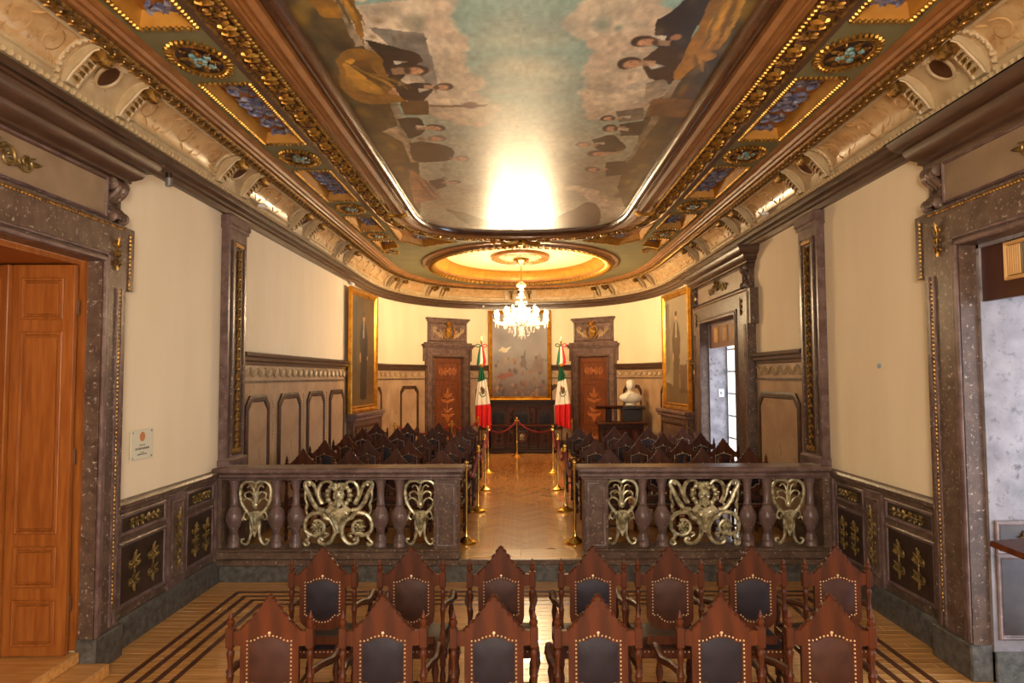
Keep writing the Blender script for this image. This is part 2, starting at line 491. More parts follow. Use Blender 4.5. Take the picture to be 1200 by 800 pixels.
def sr(y): return LT - (y - YB)              # ... on the right wall


def sx_of(x):
    """arc length of the apse wall at x"""
    lo, hi = sl(YA), sr(YA)
    for _ in range(40):
        m = (lo + hi) / 2
        if pos_at(m)[0] < x: lo = m
        else: hi = m
    return lo


def wpath(s0, s1, step=.16):
    n = max(1, int(math.ceil((s1 - s0) / step)))
    if wp(s0)[2:] == wp(s1)[2:] and abs(wp((s0 + s1) / 2)[0]) == HW: n = 1
    return [wp(s0 + (s1 - s0) * i / n) for i in range(n + 1)]


def full_path():
    return [wp(0), wp(sl(YA) - .15)] + wpath(sl(YA), sr(YA), .14) + [wp(sr(YA) + .15), wp(LT)]


def rz_of(n): return math.atan2(-n[0], n[1])


def on_wall(name, me, parent, s, z, d=0.0):
    x, y, nx, ny = wp(s); return ob(name, me, parent, (x + nx * d, y + ny * d, z), rz_of((nx, ny)))


# door openings on the straight walls
LD = (2.93, 5.57, 3.38)       # left near: y0, y1, head
RD = (3.05, 5.45, 3.44)       # right near
FD = (11.1, 13.2, 3.40)       # right far
TH = .95


def wall_boxes(sgn, doors, y1):
    mb = MB(); y = YB
    for (a, b, h) in doors:
        mb.box(sgn * HW, sgn * (HW + TH), y, a, 0, 5.6); mb.box(sgn * HW, sgn * (HW + TH), a, b, h, 5.6); y = b
    mb.box(sgn * HW, sgn * (HW + TH), y, y1, 0, 5.6); return mb


wall_left = struct('wall_left', wall_boxes(-1, [LD], YA), 'stucco')
wall_right = struct('wall_right', wall_boxes(1, [RD, FD], YA), 'stucco')
wall_far = struct('wall_far', MB().sweep(wpath(sl(YA), sr(YA), .1), [(-.3, 0), (0, 0), (0, 5.6), (-.3, 5.6)]), 'stucco')
wall_back = struct('wall_back', MB().box(-HW - TH, -2.9, YB - .25, YB, 0, 5.6).box(-.5, .5, YB - .25, YB, 0, 5.6).box(2.9, HW + TH, YB - .25, YB, 0, 5.6).box(-2.9, -.5, YB - .25, YB, 0, .7).box(.5, 2.9, YB - .25, YB, 0, .7).box(-2.9, -.5, YB - .25, YB, 3.5, 5.6).box(.5, 2.9, YB - .25, YB, 3.5, 5.6), 'stucco')  # openings cut for the two added windows behind the camera

# ---------------------------------------------------------------- floors
fl = struct('floor', MB().box(-HW - TH, HW + TH, YB - .25, 21, -.4, -.024), 'stone')
pk = MB().box(-.5, .5, -.5, .5, -.5, .5, .012)


def plank_me(name, lx, ly, h, m='plank', ch=.0025):
    return MB().box(-lx / 2, lx / 2, -ly / 2, ly / 2, -h, 0, ch).mesh(name, m, 0)


PW = .105
row = 0; y = 4.2
pl_me = {}
while y < 8.0:
    x = -HW - (.2, .75, .45, 1.0)[row % 4]
    while x < HW:
        x1 = min(x + 1.5, HW); x0 = max(x, -HW); L_ = round(x1 - x0 - .003, 3)
        if L_ > .02:
            if L_ not in pl_me: pl_me[L_] = plank_me('plank', L_, PW - .002, .024)
            ob('plank', pl_me[L_], fl, ((x0 + x1) / 2, y + PW / 2, 0))
        x += 1.5
    y += PW; row += 1
YP = y
mb = MB(); y = YB
while y < 4.2 - .01:
    y1 = min(y + PW, 4.2); x = -HW - random.random()
    while x < HW:
        x0, x1 = max(x, -HW), min(x + 1.5, HW)
        if x1 > x0 + .02: mb.box(x0, x1 - .003, y, y1 - .002, -.024, 0)
        x += 1.5
    y = y1
build(mb, 'plank_field', 'plank', fl, smooth=0, kind='stuff')
# dark inlaid border running round the front floor
for k in range(4):
    o = .46 + .135 * k; w = .026; X = HW - o; Y1 = 8.0 - o + .12; mb = MB()
    mb.box(-X - w, -X + w, YB + .6, Y1 + w, .0002, .002); mb.box(X - w, X + w, YB + .6, Y1 + w, .0002, .002)
    mb.box(-X + w, X - w, Y1 - w, Y1 + w, .0002, .002); build(mb, 'inlay_strip', 'inlay', fl, smooth=0)

# dais: stone step, boards along its edge, herringbone down the aisle
YS = 8.04
mb = MB().box(-HW, HW, YS, 8.4, -.02, ZD - .025); mb.sweep([(x, y, 0, 0) for (x, y, _, _) in wpath(sl(8.4), sr(8.4), .2)], [(0, -.02), (0, ZD - .026)])
top = [(x, y, ZD - .025) for (x, y, _, _) in wpath(sl(8.4), sr(8.4), .2)]
mb.add(top, [tuple(range(len(top) - 1, -1, -1))])
plat = struct('platform', mb, 'parquet_far', 0)
mb = MB().box(-HW + .01, HW - .01, YS - .012, YS, 0, ZD - .06); build(mb, 'step_face', 'stone', plat, smooth=0)
mb = MB().box(-.80, .74, YS - .04, YS + .05, ZD - .06, ZD, .008); build(mb, 'step_nosing', 'marble', plat)
for i, y in enumerate((8.10, 8.21, 8.32, 8.43)):
    for j in range(2):
        ob('border_plank', plank_me('border_plank', .766, .106, .022), plat, (-.80 + .385 + .77 * j, y + .0, ZD + .001))
HBL, HBW = .46, .092
hb = plank_me('herringbone_block', HBL - .002, HBW - .002, .022, 'parquet', .0015)
far_hb = MB(); nblk = 0
c45 = math.cos(PI / 4)
for i in range(-60, 260):
    for j in range(-12, 12):
        for k in (0, 1):
            # classic herringbone laid at 45 degrees
            u = j * HBL * 2 / 2 + i * HBW; v = -j * HBL * 2 / 2 + i * HBW
            if k: cu, cv = u + HBW / 2, v + HBL / 2 + HBW / 2 + HBW / 2 - HBW / 2
            else: cu, cv = u + HBL / 2, v - HBW / 2 + HBW / 2
            if k: cx_, cy_ = u - HBW / 2, v + HBL / 2 - HBW / 2
            else: cx_, cy_ = u + HBL / 2, v
            X = (cx_ - cy_) * c45; Y = 8.4 + (cx_ + cy_) * c45
            if not (8.40 < Y < 18.9 and abs(X + .03) < .98): continue
            an = PI / 4 + (PI / 2 if k else 0)
            if Y < 13.2 and nblk < 300:
                o = ob('herringbone_block', hb, plat, (X, Y, ZD - .001), an); nblk += 1
            else:
                R = Matrix.Translation((X, Y, ZD - .001)) @ Matrix.Rotation(an, 4, 'Z')
                far_hb.join(MB().box(-HBL / 2 + .001, HBL / 2 - .001, -HBW / 2 + .001, HBW / 2 - .001, -.022, 0), R)
build(far_hb, 'herringbone_field', 'parquet', plat, smooth=0, kind='stuff')
mb = MB()
for a, b in ((-HW + .02, -1.0), (.95, HW - .02)): mb.box(a, b, 8.4, 18.6, ZD - .023, ZD - .004)
build(mb, 'side_boards', 'parquet_far', plat, smooth=0)

# ---------------------------------------------------------------- cornice with its row of beads
CP = [(0, ZC - .02), (.05, ZC - .02), (.055, ZC + .04), (.075, ZC + .055), (.075, ZC + .09), (.10, ZC + .11), (.125, ZC + .115), (.13, ZC + .15), (.13, ZC + .175), (.10, ZC + .19), (0, ZC + .19)]
cornice = struct('trim_1', MB().sweep(full_path(), CP, caps=False), 'cornice')
bead = MB().ell((0, 0, 0), (.022, .02, .026), 6, 4).mesh('bead', 'plaster')
beads = MB(); s = sl(3.2); nb = 0
fil = MB().sweep(full_path(), [(0, ZC + .19), (.135, ZC + .19), (.135, ZC + .235), (.11, ZC + .25), (0, ZC + .25)], caps=False)
build(fil, 'bead_fillet', 'plaster', cornice)
while s < sr(3.2):
    x, y, nx, ny = wp(s); c = (x + nx * .138, y + ny * .138, ZC + .208)
    near = y < 12.2
    if near and nb < 290: ob('bead', bead, cornice, c); nb += 1
    else: beads.ell(c, (.022, .02, .026), 5, 4)
    s += .072
build(beads, 'bead_row', 'plaster', cornice, kind='stuff')

# ---------------------------------------------------------------- cove: concave band with framed panels, consoles and cartouches
ZS = 5.05                                   # soffit level


def cove_pt(t, off=0.0):
    a = t * PI / 2; d = .40 - .30 * math.cos(a); z = 4.69 + .31 * math.sin(a)
    return (d + off * math.cos(a) * .9, z - off * math.sin(a) * .9)


cove = struct('trim_2', MB().sweep(full_path(), [(.10, 4.66), (.10, 4.69)] + [cove_pt(i / 8) for i in range(9)] + [(.44, 5.0), (.44, 5.16), (.1, 5.16)], caps=False), 'plaster')
pair_s = [sl(v) for v in (2.85, 5.46, 8.1, 10.65, 13.1)]
SM = LT / 2
apse = [sx_of(-3.45), sx_of(-2.55), SM]
pair_s += apse + [LT - v for v in apse[:2]] + [LT - sl(v) for v in (2.85, 5.46, 8.1, 10.65, 13.1)]
pair_s.sort(); GAP = .345
# bracket: a carved console that follows the cove
pf = [cove_pt(i / 7, 0) for i in range(8)]; po_ = [cove_pt(i / 7, .05 + .055 * math.sin(PI * min(1, i / 7 * 1.1)) + .02 * i / 7) for i in range(8)]
def yz_prism(poly, w):
    m = len(poly); vs = [(-w, d, z) for d, z in poly] + [(w, d, z) for d, z in poly]
    return MB().add(vs, [tuple(range(m)), tuple(range(2 * m - 1, m - 1, -1))] + [(k, (k + 1) % m, m + (k + 1) % m, m + k) for k in range(m)])
con_poly = pf + po_[::-1]
con = yz_prism(con_poly, .055)
for e in (-.06, .06):                        # raised edges
    con.tube([(e, d, z) for d, z in po_], .014, 6)
con_me = con.mesh('console', 'plaster')
sc = MB()
d1, z1 = po_[-1]
for a in range(-3, 4): sc.ell((a * .02, d1 - .015, z1 - .045), (.011, .062, .056), 10, 7)
for i in range(1, 6):
    d, z = po_[i]; sc.leaf((0, d - .005, z + .03), (0, d + .012, z - .05), .036, (0, 1, .1), .016, .01)
    for e in (-.03, .03): sc.ell((e, d + .006, z), (.011, .012, .013), 6, 4)
scroll_me = sc.mesh('gilded_scroll', 'gold_dk')
cart = MB(); a = .72
ct = [( .085 * math.cos(2 * PI * i / 20) * (1 + .12 * math.cos(4 * PI * i / 20)), .115 * math.sin(2 * PI * i / 20)) for i in range(20)]
nrm_t = .55; cd, cz = cove_pt(nrm_t, .012); ang = nrm_t * PI / 2
def tilt(mb):
    """stand an x,z relief (front +y) on the leaning cove"""
    T = Matrix.Translation((0, cd, cz)) @ Matrix.Rotation(-ang, 4, 'X')
    r = MB(); r.join(mb, T); return r
b0 = MB().prism(ct, -.02, .012, .006)
c0 = MB().tube([(x * 1.12, .012, z * 1.12) for x, z in ct], .017, 6, closed=True)
for i in range(7): c0.leaf((0, .01, .10), (.12 * math.sin((i - 3) * .42), .03, .10 + .075 * math.cos((i - 3) * .42)), .02, (0, 1, 0), .012)
for e in (-1, 1): c0.spiral((e * .06, -.15), .05, .012, PI / 2, 1.2, .012, .012, 5, 8, -e)
cart_me = tilt(b0).mesh('cartouche_shield', 'brown_mould'); cart_fr = tilt(c0).mesh('cartouche_frame', 'plaster')
pan_group = []
for i, s in enumerate(pair_s):
    k = .8 if sl(YA) < s < sr(YA) else 1.0
    for e in (-1, 1):
        c = on_wall('console', con_me, cove, s + e * GAP * k, 0); on_wall('gilded_scroll', scroll_me, c, s + e * GAP * k, 0).parent = cove
    on_wall('cartouche_shield', cart_me, cove, s, 0); on_wall('cartouche_frame', cart_fr, cove, s, 0)
    if i:
        s0 = pair_s[i - 1] + GAP + .14; s1 = s - GAP - .14
        if s1 - s0 < .3: continue
        pth = wpath(s0, s1, .12)
        if len(pth) < 9: pth = [wp(s0 + (s1 - s0) * q / 8) for q in range(9)]
        T0, T1 = .12, .84; m = len(pth) - 1; mb = MB(); vs = []; fs = []
        rows = [T0 + (T1 - T0) * q / 6 for q in range(7)]
        for q, (x, y, nx, ny) in enumerate(pth):
            for t in rows: d, z = cove_pt(t, .006); vs.append((x + nx * d, y + ny * d, z))
        for q in range(m):
            for r in range(6): fs.append((q * 7 + r, q * 7 + r + 1, q * 7 + r + 8, q * 7 + r + 7))
        pn = build(MB().add(vs, fs), 'cove_panel', 'cove', cove, smooth=80)
        ring = [(q, T0) for q in range(m + 1)] + [(m, rows[r]) for r in range(1, 7)] + [(q, T1) for q in range(m - 1, -1, -1)] + [(0, rows[r]) for r in range(5, 0, -1)]
        pts = []
        for q, t in ring:
            x, y, nx, ny = pth[q]; d, z = cove_pt(t, .012); pts.append((x + nx * d, y + ny * d, z))
        fr = MB().tube(pts, .017, 6, closed=True)
        for q in (0, m):
            for t, w in ((T0, 1), ((T0 + T1) / 2, .7), (T1, 1)):
                x, y, nx, ny = pth[q]; d, z = cove_pt(t, .016)
                for g in range(3):
                    dt = (g - 1) * .12; d2, z2 = cove_pt(min(1, max(0, t + dt)), .018); fr.ell((x + nx * d2, y + ny * d2, z2), (.03 * w, .03 * w, .028 * w), 6, 4)
        build(fr, 'panel_frame', 'plaster', pn)
        # painted arabesque: a faint running scroll
        ar = MB(); nsp = max(2, int((s1 - s0) / .30))
        for w in range(nsp):
            sc_ = s0 + (s1 - s0) * (w + .5) / nsp; e = 1 if w % 2 else -1; P = []
            for h in range(15):
                an_ = e * (-PI / 2 + 2 * PI * 1.3 * h / 14); r_ = .125 * (1 - .8 * h / 14); x, y, nx, ny = wp(sc_ + r_ * math.cos(an_)); d, z = cove_pt(.48 + r_ * 1.9 * math.sin(an_), .004); P.append((x + nx * d, y + ny * d, z))
            ar.tube(P, taper(15, .012, .018), 4, flat=.3)
            for h in (-1, 1):
                P = []
                for k in range(5):
                    x, y, nx, ny = wp(sc_ + .04 * h + .02 * k * h); d, z = cove_pt(.48 + h * e * (.16 + .045 * k), .004); P.append((x + nx * d, y + ny * d, z))
                ar.tube(P, [.004, .014, .018, .012, .003], 4, flat=.3)
        build(ar, 'arabesque', 'arab', pn)
# gilded leaf band at the top of the cove
lb = MB()
path = full_path()
lb.sweep(path, [(.36, 5.005), (.37, 4.97), (.42, 4.955), (.47, 4.985), (.49, 5.02)], caps=False)
leafband = build(lb, 'leaf_band_bed', 'gold_dk', cove)
lv = MB(); lv.leaf((-.075, .40, 4.975), (.055, .47, 4.965), .034, (0, .35, -.94), .022, .01); lv.leaf((.0, .47, 4.99), (.075, .385, 4.965), .026, (0, .1, -.99), .018, .01)
lv.ell((-.02, .44, 4.955), (.016, .016, .014), 6, 4)
lm = lv.mesh('gilded_leaf', 'gold_dk'); s = sl(3.4); nb = 0; lj = MB()
while s < sr(3.4):
    y = wp(s)[1]
    if y < 14.2 and nb < 290: on_wall('gilded_leaf', lm, leafband, s, 0).parent = cove; nb += 1
    else:
        x, yy, nx, ny = wp(s); lj.join(lv, Matrix.Translation((x, yy, 0)) @ Matrix.Rotation(rz_of((nx, ny)), 4, 'Z'))
    s += .125
build(lj, 'leaf_row', 'gold_dk', cove, kind='stuff')
build(MB().sweep(path, [(.49, 5.03), (.50, 4.995), (.55, 4.985), (.56, 5.01), (.60, 5.005), (.62, 5.03), (.66, 5.03), (.68, 5.045), (.68, 5.06)], caps=False), 'golden_moulding', 'orange', cove)

# ---------------------------------------------------------------- ceiling
MW, MY0, MYc, MYe = 1.72, 2.2, 10.6, 1.78


def mural_end(x): return MYc + MYe * max(0, 1 - (abs(x) / MW) ** 2.9) ** (1 / 2.9)


mp = [(-MW, MY0)] + [(-MW, MYc - .6)]
for i in range(0, 61):
    t = PI * i / 60; c = math.cos(t); mp.append((-MW * math.copysign(abs(c) ** (2 / 2.9), c), MYc + MYe * math.sin(t) ** (2 / 2.9)))
mp += [(MW, MYc - .6), (MW, MY0)]
# even out the corner points
def resample(P, step):
    S = [0]
    for i in range(1, len(P)): S.append(S[-1] + math.dist(P[i], P[i - 1]))
    n = int(S[-1] / step); out = []; j = 0
    for k in range(n + 1):
        s = S[-1] * k / n
        while j < len(S) - 2 and S[j + 1] < s: j += 1
        t = (s - S[j]) / (S[j + 1] - S[j] + 1e-12); out.append((P[j][0] + (P[j + 1][0] - P[j][0]) * t, P[j][1] + (P[j + 1][1] - P[j][1]) * t))
    return out


def with_normals(P, side=1):
    out = []
    for i, p in enumerate(P):
        a = P[max(0, i - 1)]; b = P[min(len(P) - 1, i + 1)]; tx, ty = b[0] - a[0], b[1] - a[1]; l = math.hypot(tx, ty) or 1
        out.append((p[0], p[1], -ty / l * side, tx / l * side))
    return out


mpath = with_normals(resample(mp, .12))      # normals point away from the mural
MO = .70                                     # width of the mural's frame

# soffit with holes for the coffers and the dome
MEX, MEY, MEC = 2.06, 2.62, 15.98            # dome half axes and centre
coffers = []
for sg in (-1, 1):
    for (a, b) in ((3.25, 4.95), (5.93, 7.5), (8.5, 9.98), (10.98, 12.05)):
        coffers.append([(sg * 2.47, a), (sg * 2.90, a), (sg * 2.90, b), (sg * 2.47, b)])
    coffers.append([(sg * 2.47, 12.98), (sg * 2.88, 12.98), (sg * 2.86, 13.9), (sg * 2.49, 13.55)])
    tri = [(sg * 2.30, 12.05), (sg * 2.30, 13.35), (sg * 2.02, 13.85), (sg * 1.30, 13.28)]
    coffers.append([(sg * 2.30, 11.55), (sg * 2.34, 13.0), (sg * 1.95, 13.55), (sg * 1.25, 13.12), (sg * 1.75, 12.65)])
ell = [(MEX * math.cos(2 * PI * i / 48), MEC + MEY * math.sin(2 * PI * i / 48)) for i in range(48)]
bmx = bmesh.new()


def loop_edges(P, z):
    vs = [bmx.verts.new((x, y, z)) for x, y in P]; return [bmx.edges.new((vs[i], vs[(i + 1) % len(vs)])) for i in range(len(vs))]


outer = [(x + nx * .66, y + ny * .66) for (x, y, nx, ny) in [wp(sl(1.9)), wp(sl(8)), wp(sl(YA) - .15)] + wpath(sl(YA), sr(YA), .2) + [wp(sr(YA) + .15), wp(sr(8)), wp(sr(1.9))]]
inner = [(x + nx * (MO - .02), y + ny * (MO - .02)) for (x, y, nx, ny) in mpath]
inner = [(inner[0][0], 1.9)] + [p for k, p in enumerate(inner) if k % 2 == 0] + [(inner[-1][0], 1.9)]
outer_in = outer + inner[::-1]
E_ = loop_edges(outer_in, ZS)
for c in coffers: E_ += loop_edges(c, ZS)
E_ += loop_edges(ell, ZS)
bmesh.ops.triangle_fill(bmx, use_beauty=True, use_dissolve=False, edges=E_)
for f in bmx.faces:
    f.normal_update()
    if f.normal.z > 0: f.normal_flip()
cme = bpy.data.meshes.new('ceiling'); bmx.to_mesh(cme); bmx.free(); cme.materials.append(M['green'])
ceil = ob('ceiling', cme); ceil['kind'] = 'structure'
roof = struct('roof', MB().box(-HW - TH, HW + TH, YB - .25, 21.2, 5.6, 5.8), 'stucco', 0)
build(MB().box(-HW, HW, YB, 1.9, ZS, ZS + .05), 'ceiling_field', 'green', ceil, smooth=0)


def inset(P, d):
    """shrink a convex polygon by d"""
    c = (sum(p[0] for p in P) / len(P), sum(p[1] for p in P) / len(P)); n = len(P); L_ = []
    for i in range(n):
        a, b = P[i], P[(i + 1) % n]; tx, ty = b[0] - a[0], b[1] - a[1]; l = math.hypot(tx, ty); nx, ny = -ty / l, tx / l
        if (c[0] - a[0]) * nx + (c[1] - a[1]) * ny < 0: nx, ny = -nx, -ny
        L_.append((a[0] + nx * d, a[1] + ny * d, tx / l, ty / l))
    out = []
    for i in range(n):
        x1, y1, u1, v1 = L_[i - 1]; x2, y2, u2, v2 = L_[i]; det = u1 * -v2 + u2 * v1
        t = ((x2 - x1) * -v2 + u2 * (y2 - y1)) / det; out.append((x1 + u1 * t, y1 + v1 * t))
    return out


def beaded_edge(P, z, sp, r, long=1.9):
    """egg and dart row along a closed outline"""
    mb = MB()
    for i in range(len(P)):
        a, b = P[i], P[(i + 1) % len(P)]; l = math.dist(a, b); n = max(1, int(l / sp)); an = math.atan2(b[1] - a[1], b[0] - a[0])
        T = Matrix.Rotation(an, 4, 'Z')
        for k in range(n):
            t = (k + .5) / n; mb.ell((a[0] + (b[0] - a[0]) * t, a[1] + (b[1] - a[1]) * t, z), (sp * .42, r, r * .8), 6, 4, T)
    return mb


def acanthus(w, l):
    """painted scroll relief in the x,y plane facing down, filling w by l"""
    mb = MB(); pts = []
    for sg in (-1, 1):
        for k in range(3):
            y0 = sg * l * (.08 + .27 * k); r = min(w, l * .3) * (.34 - .03 * k)
            for e in (-1, 1):
                P = []
                for i in range(13):
                    a = -PI / 2 * sg + sg * e * i / 12 * 2 * PI * 1.1; rr = r * (1 - .7 * i / 12)
                    P.append((e * r * .55 + rr * math.cos(a) * .8, y0 + sg * r * .3 + rr * math.sin(a), -.012))
                mb.tube(P, taper(13, .032, .014), 5, flat=.45)
            mb.leaf((0, y0 - sg * r * .7, -.008), (0, y0 + sg * r * 1.1, -.012), .05, (0, 0, -1), .014)
            for e in (-1, 1): mb.leaf((0, y0, -.006), (e * w * .42, y0 + sg * r * .9, -.01), .045, (0, 0, -1), .012)
    mb.ell((0, 0, -.01), (.06, .06, .02), 10, 5)
    return mb


for c in coffers:
    q = inset(c, .0); up = .12
    side = MB(); n = len(c); i1 = inset(c, .035)
    vs = [(x, y, ZS) for x, y in c] + [(x, y, ZS + up) for x, y in i1]
    side.add(vs, [(k, (k + 1) % n, n + (k + 1) % n, n + k) for k in range(n)])
    cf = build(side, 'coffer', 'yellow', ceil, smooth=0)
    i2 = inset(c, .03)
    build(MB().add([(x, y, ZS + up) for x, y in i2], [tuple(range(n))]), 'coffer_panel', 'ochre', cf, smooth=0)
    build(beaded_edge(inset(c, -.012), ZS - .006, .045, .026), 'egg_and_dart', 'gold', cf)
    cx_ = sum(p[0] for p in c) / n; cy_ = sum(p[1] for p in c) / n; lx = max(p[0] for p in c) - min(p[0] for p in c); ly = max(p[1] for p in c) - min(p[1] for p in c)
    k = .72 if n == 4 else .38
    build(acanthus(lx * .8 * (1 if n == 4 else .6), ly * k), 'painted_acanthus', 'blue', cf, (cx_, cy_ if n == 4 else cy_ - .05, ZS + up - .004))

ro = MB()
rx, ry = .20, .27
ring = [(rx * math.cos(2 * PI * i / 32), ry * math.sin(2 * PI * i / 32)) for i in range(32)]
for i, (x, y) in enumerate(ring):
    a = math.atan2(y, x); ro.ell((x * 1.02, y * 1.02, -.012), (.036, .018, .026), 6, 4, Matrix.Rotation(a, 4, 'Z'))
ro.tube([(x * .87, y * .87, -.012) for x, y in ring], .016, 5, closed=True)
oval_ring = ro.mesh('oval_frame', 'gold')
ov = MB().add([(x * .9, y * .9, -.004) for x, y in ring], [tuple(range(31, -1, -1))]).mesh('oval_ground', 'wine')
g1 = MB(); g2 = MB()
for i in range(8):
    a = 2 * PI * i / 8 + .2; x, y = .115 * math.cos(a), .165 * math.sin(a)
    g1.leaf((x * .5, y * .5, -.008), (x * 1.25, y * 1.25, -.014), .032, (0, 0, -1), .018)
    g1.ell((x, y, -.014), (.02, .02, .014), 6, 4)
    (g2 if i % 2 else g1).ell((x * .62 + .02, y * .62, -.02), (.03, .036, .018), 7, 4)
for i in range(6):
    a = 2 * PI * i / 6; g2.ell((.035 * math.cos(a), .04 * math.sin(a), -.022), (.026, .026, .018), 7, 4)
g1.ell((0, 0, -.034), (.02, .02, .012), 7, 4)
fl1 = g1.mesh('gilt_flowers', 'gold_dk'); fl2 = g2.mesh('teal_flowers', 'teal')
for sg in (-1, 1):
    for y, k in ((5.46, 1.08), (8.0, 1.05), (10.46, 1.0), (12.5, .9), (14.15, .75)):
        x = sg * (2.68 if y < 14 else 2.74); o = ob('oval_boss', oval_ring, ceil, (x, y, ZS), scale=(k, k, 1))
        for nm, me in (('oval_ground', ov), ('gilt_flowers', fl1), ('teal_flowers', fl2)): ob(nm, me, o)

# ---------------------------------------------------------------- mural and its frame
nx_, ny_ = 330, 740
u = np.linspace(-1, 1, nx_); t = np.linspace(0, 1, ny_)
ye = np.array([mural_end(v * MW) for v in u * .999])
X = np.repeat((u * MW)[None], ny_, 0); Y = MY0 + t[:, None] * (ye[None] - MY0)
pt = Paint(X, Y, (124, 158, 150), 3, .035, 4)
pt.smooth = True
f1 = pt.fbm(X, Y, 1.1); f2 = pt.fbm(X * .5, Y, 2.6)
pt.mix(np.clip((f2 - .35) * 1.6, 0, 1) * .6, (170, 176, 160))
pt.mix(np.clip((Y - 6.3) / 1.2, 0, 1) * .7, (182, 172, 150))
pt.mix(np.clip((Y - 8.5) / 2, 0, 1) * .6 * np.clip(f1 * 1.4, 0, 1), (178, 142, 98))
pt.mix(np.clip((f1 - .5) * 5, 0, 1) * np.clip((Y - 7.5), 0, 1) * .5, (122, 104, 88))
PK = (204, 182, 158)
cl = [[(-1.09, 3.2), (-1.3, 4.61), (-.54, 4.62), (-.64, 5.03), (-.49, 5.23), (-.56, 5.67), (-.43, 6.02), (-.48, 6.24), (-.31, 6.61), (-.46, 7.08), (-1.17, 6.38), (-1.3, 5.15)],
      [(.43, 4.89), (.56, 4.64), (.86, 4.3), (.93, 4.85), (1.05, 4.9), (1.05, 5.15), (.91, 5.28), (.74, 5.25), (.61, 5.33), (.39, 5.06)],
      [(.66, 5.47), (.89, 5.34), (1.25, 5.6), (1.2, 5.96), (1.4, 6.44), (.79, 6.9), (.6, 6.4), (.62, 5.86)], [(-.5, 2.2), (.3, 2.6), (.6, 3.6), (.2, 3.9), (-.5, 3.4)], [(.75, 9.48), (1.05, 9.67), (1.78, 10.92), (1.5, 11.2)]]
for c in cl:
    pt.poly(c, PK, .9, .3)
    for i in range(len(c)):
        for h in range(5):
            a_, b_ = c[i], c[(i + 1) % len(c)]; q = (h + pt.rng.random()) / 5; r_ = .05 + .09 * pt.rng.random(); g_ = .88 + .18 * pt.rng.random()
            pt.ell(a_[0] + (b_[0] - a_[0]) * q, a_[1] + (b_[1] - a_[1]) * q, r_, r_ * 1.15, [v * g_ for v in PK], .85, .35)
for i in range(36):
    pt.ell(-.5 + 1.1 * pt.rng.random(), 4.0 + 6 * pt.rng.random(), .25 + .4 * pt.rng.random(), .12 + .2 * pt.rng.random(), ((182, 176, 152), (140, 150, 138), (206, 192, 164), (120, 136, 132))[i % 4], .35, .9)
for (x, y, r, c) in ((.62, 5.0, .1, (120, 138, 128)), (-.8, 4.95, .12, (140, 138, 120)), (.75, 5.05, .05, (120, 138, 128)), (.55, 6.1, .1, (122, 144, 140))): pt.ell(x, y, r, r * 1.6, c, .8, .8)
OL = (68, 54, 28)
bl = [(-1.8, 2.0), (-1.3, 2.0), (-1.3, 4.83), (-1.28, 5.28), (-1.29, 6.18), (-1.24, 6.82), (-1.27, 8.2), (-1.45, 9.4), (-1.6, 10.6), (-1.8, 10.6)]
br = [(1.8, 2.0), (1.41, 2.0), (1.41, 5.64), (1.39, 6.21), (1.27, 6.65), (1.34, 7.95), (1.35, 9.2), (1.65, 10.6), (1.8, 10.6)]
for b in (bl, br): pt.poly(b, OL, .95, .7)
for sg in (-1, 1):
    for k in range(16): pt.ell(sg * (1.45 + .05 * (k % 5)), 3.0 + k * .46, .09, .18, ((128, 98, 34), (40, 26, 18), (104, 78, 40), (84, 44, 34))[k % 4], .8, .6)
    for k in range(14): pt.ell(sg * (1.38 + .3 * pt.rng.random()), 3.2 + k * .5, .03 + .05 * pt.rng.random(), .10 + .15 * pt.rng.random(), ((150, 118, 46), (52, 40, 22), (126, 106, 76))[k % 3], .7, .6)
G1, G2, G3, DK = (142, 98, 30), (176, 128, 46), (96, 64, 20), (34, 26, 24)
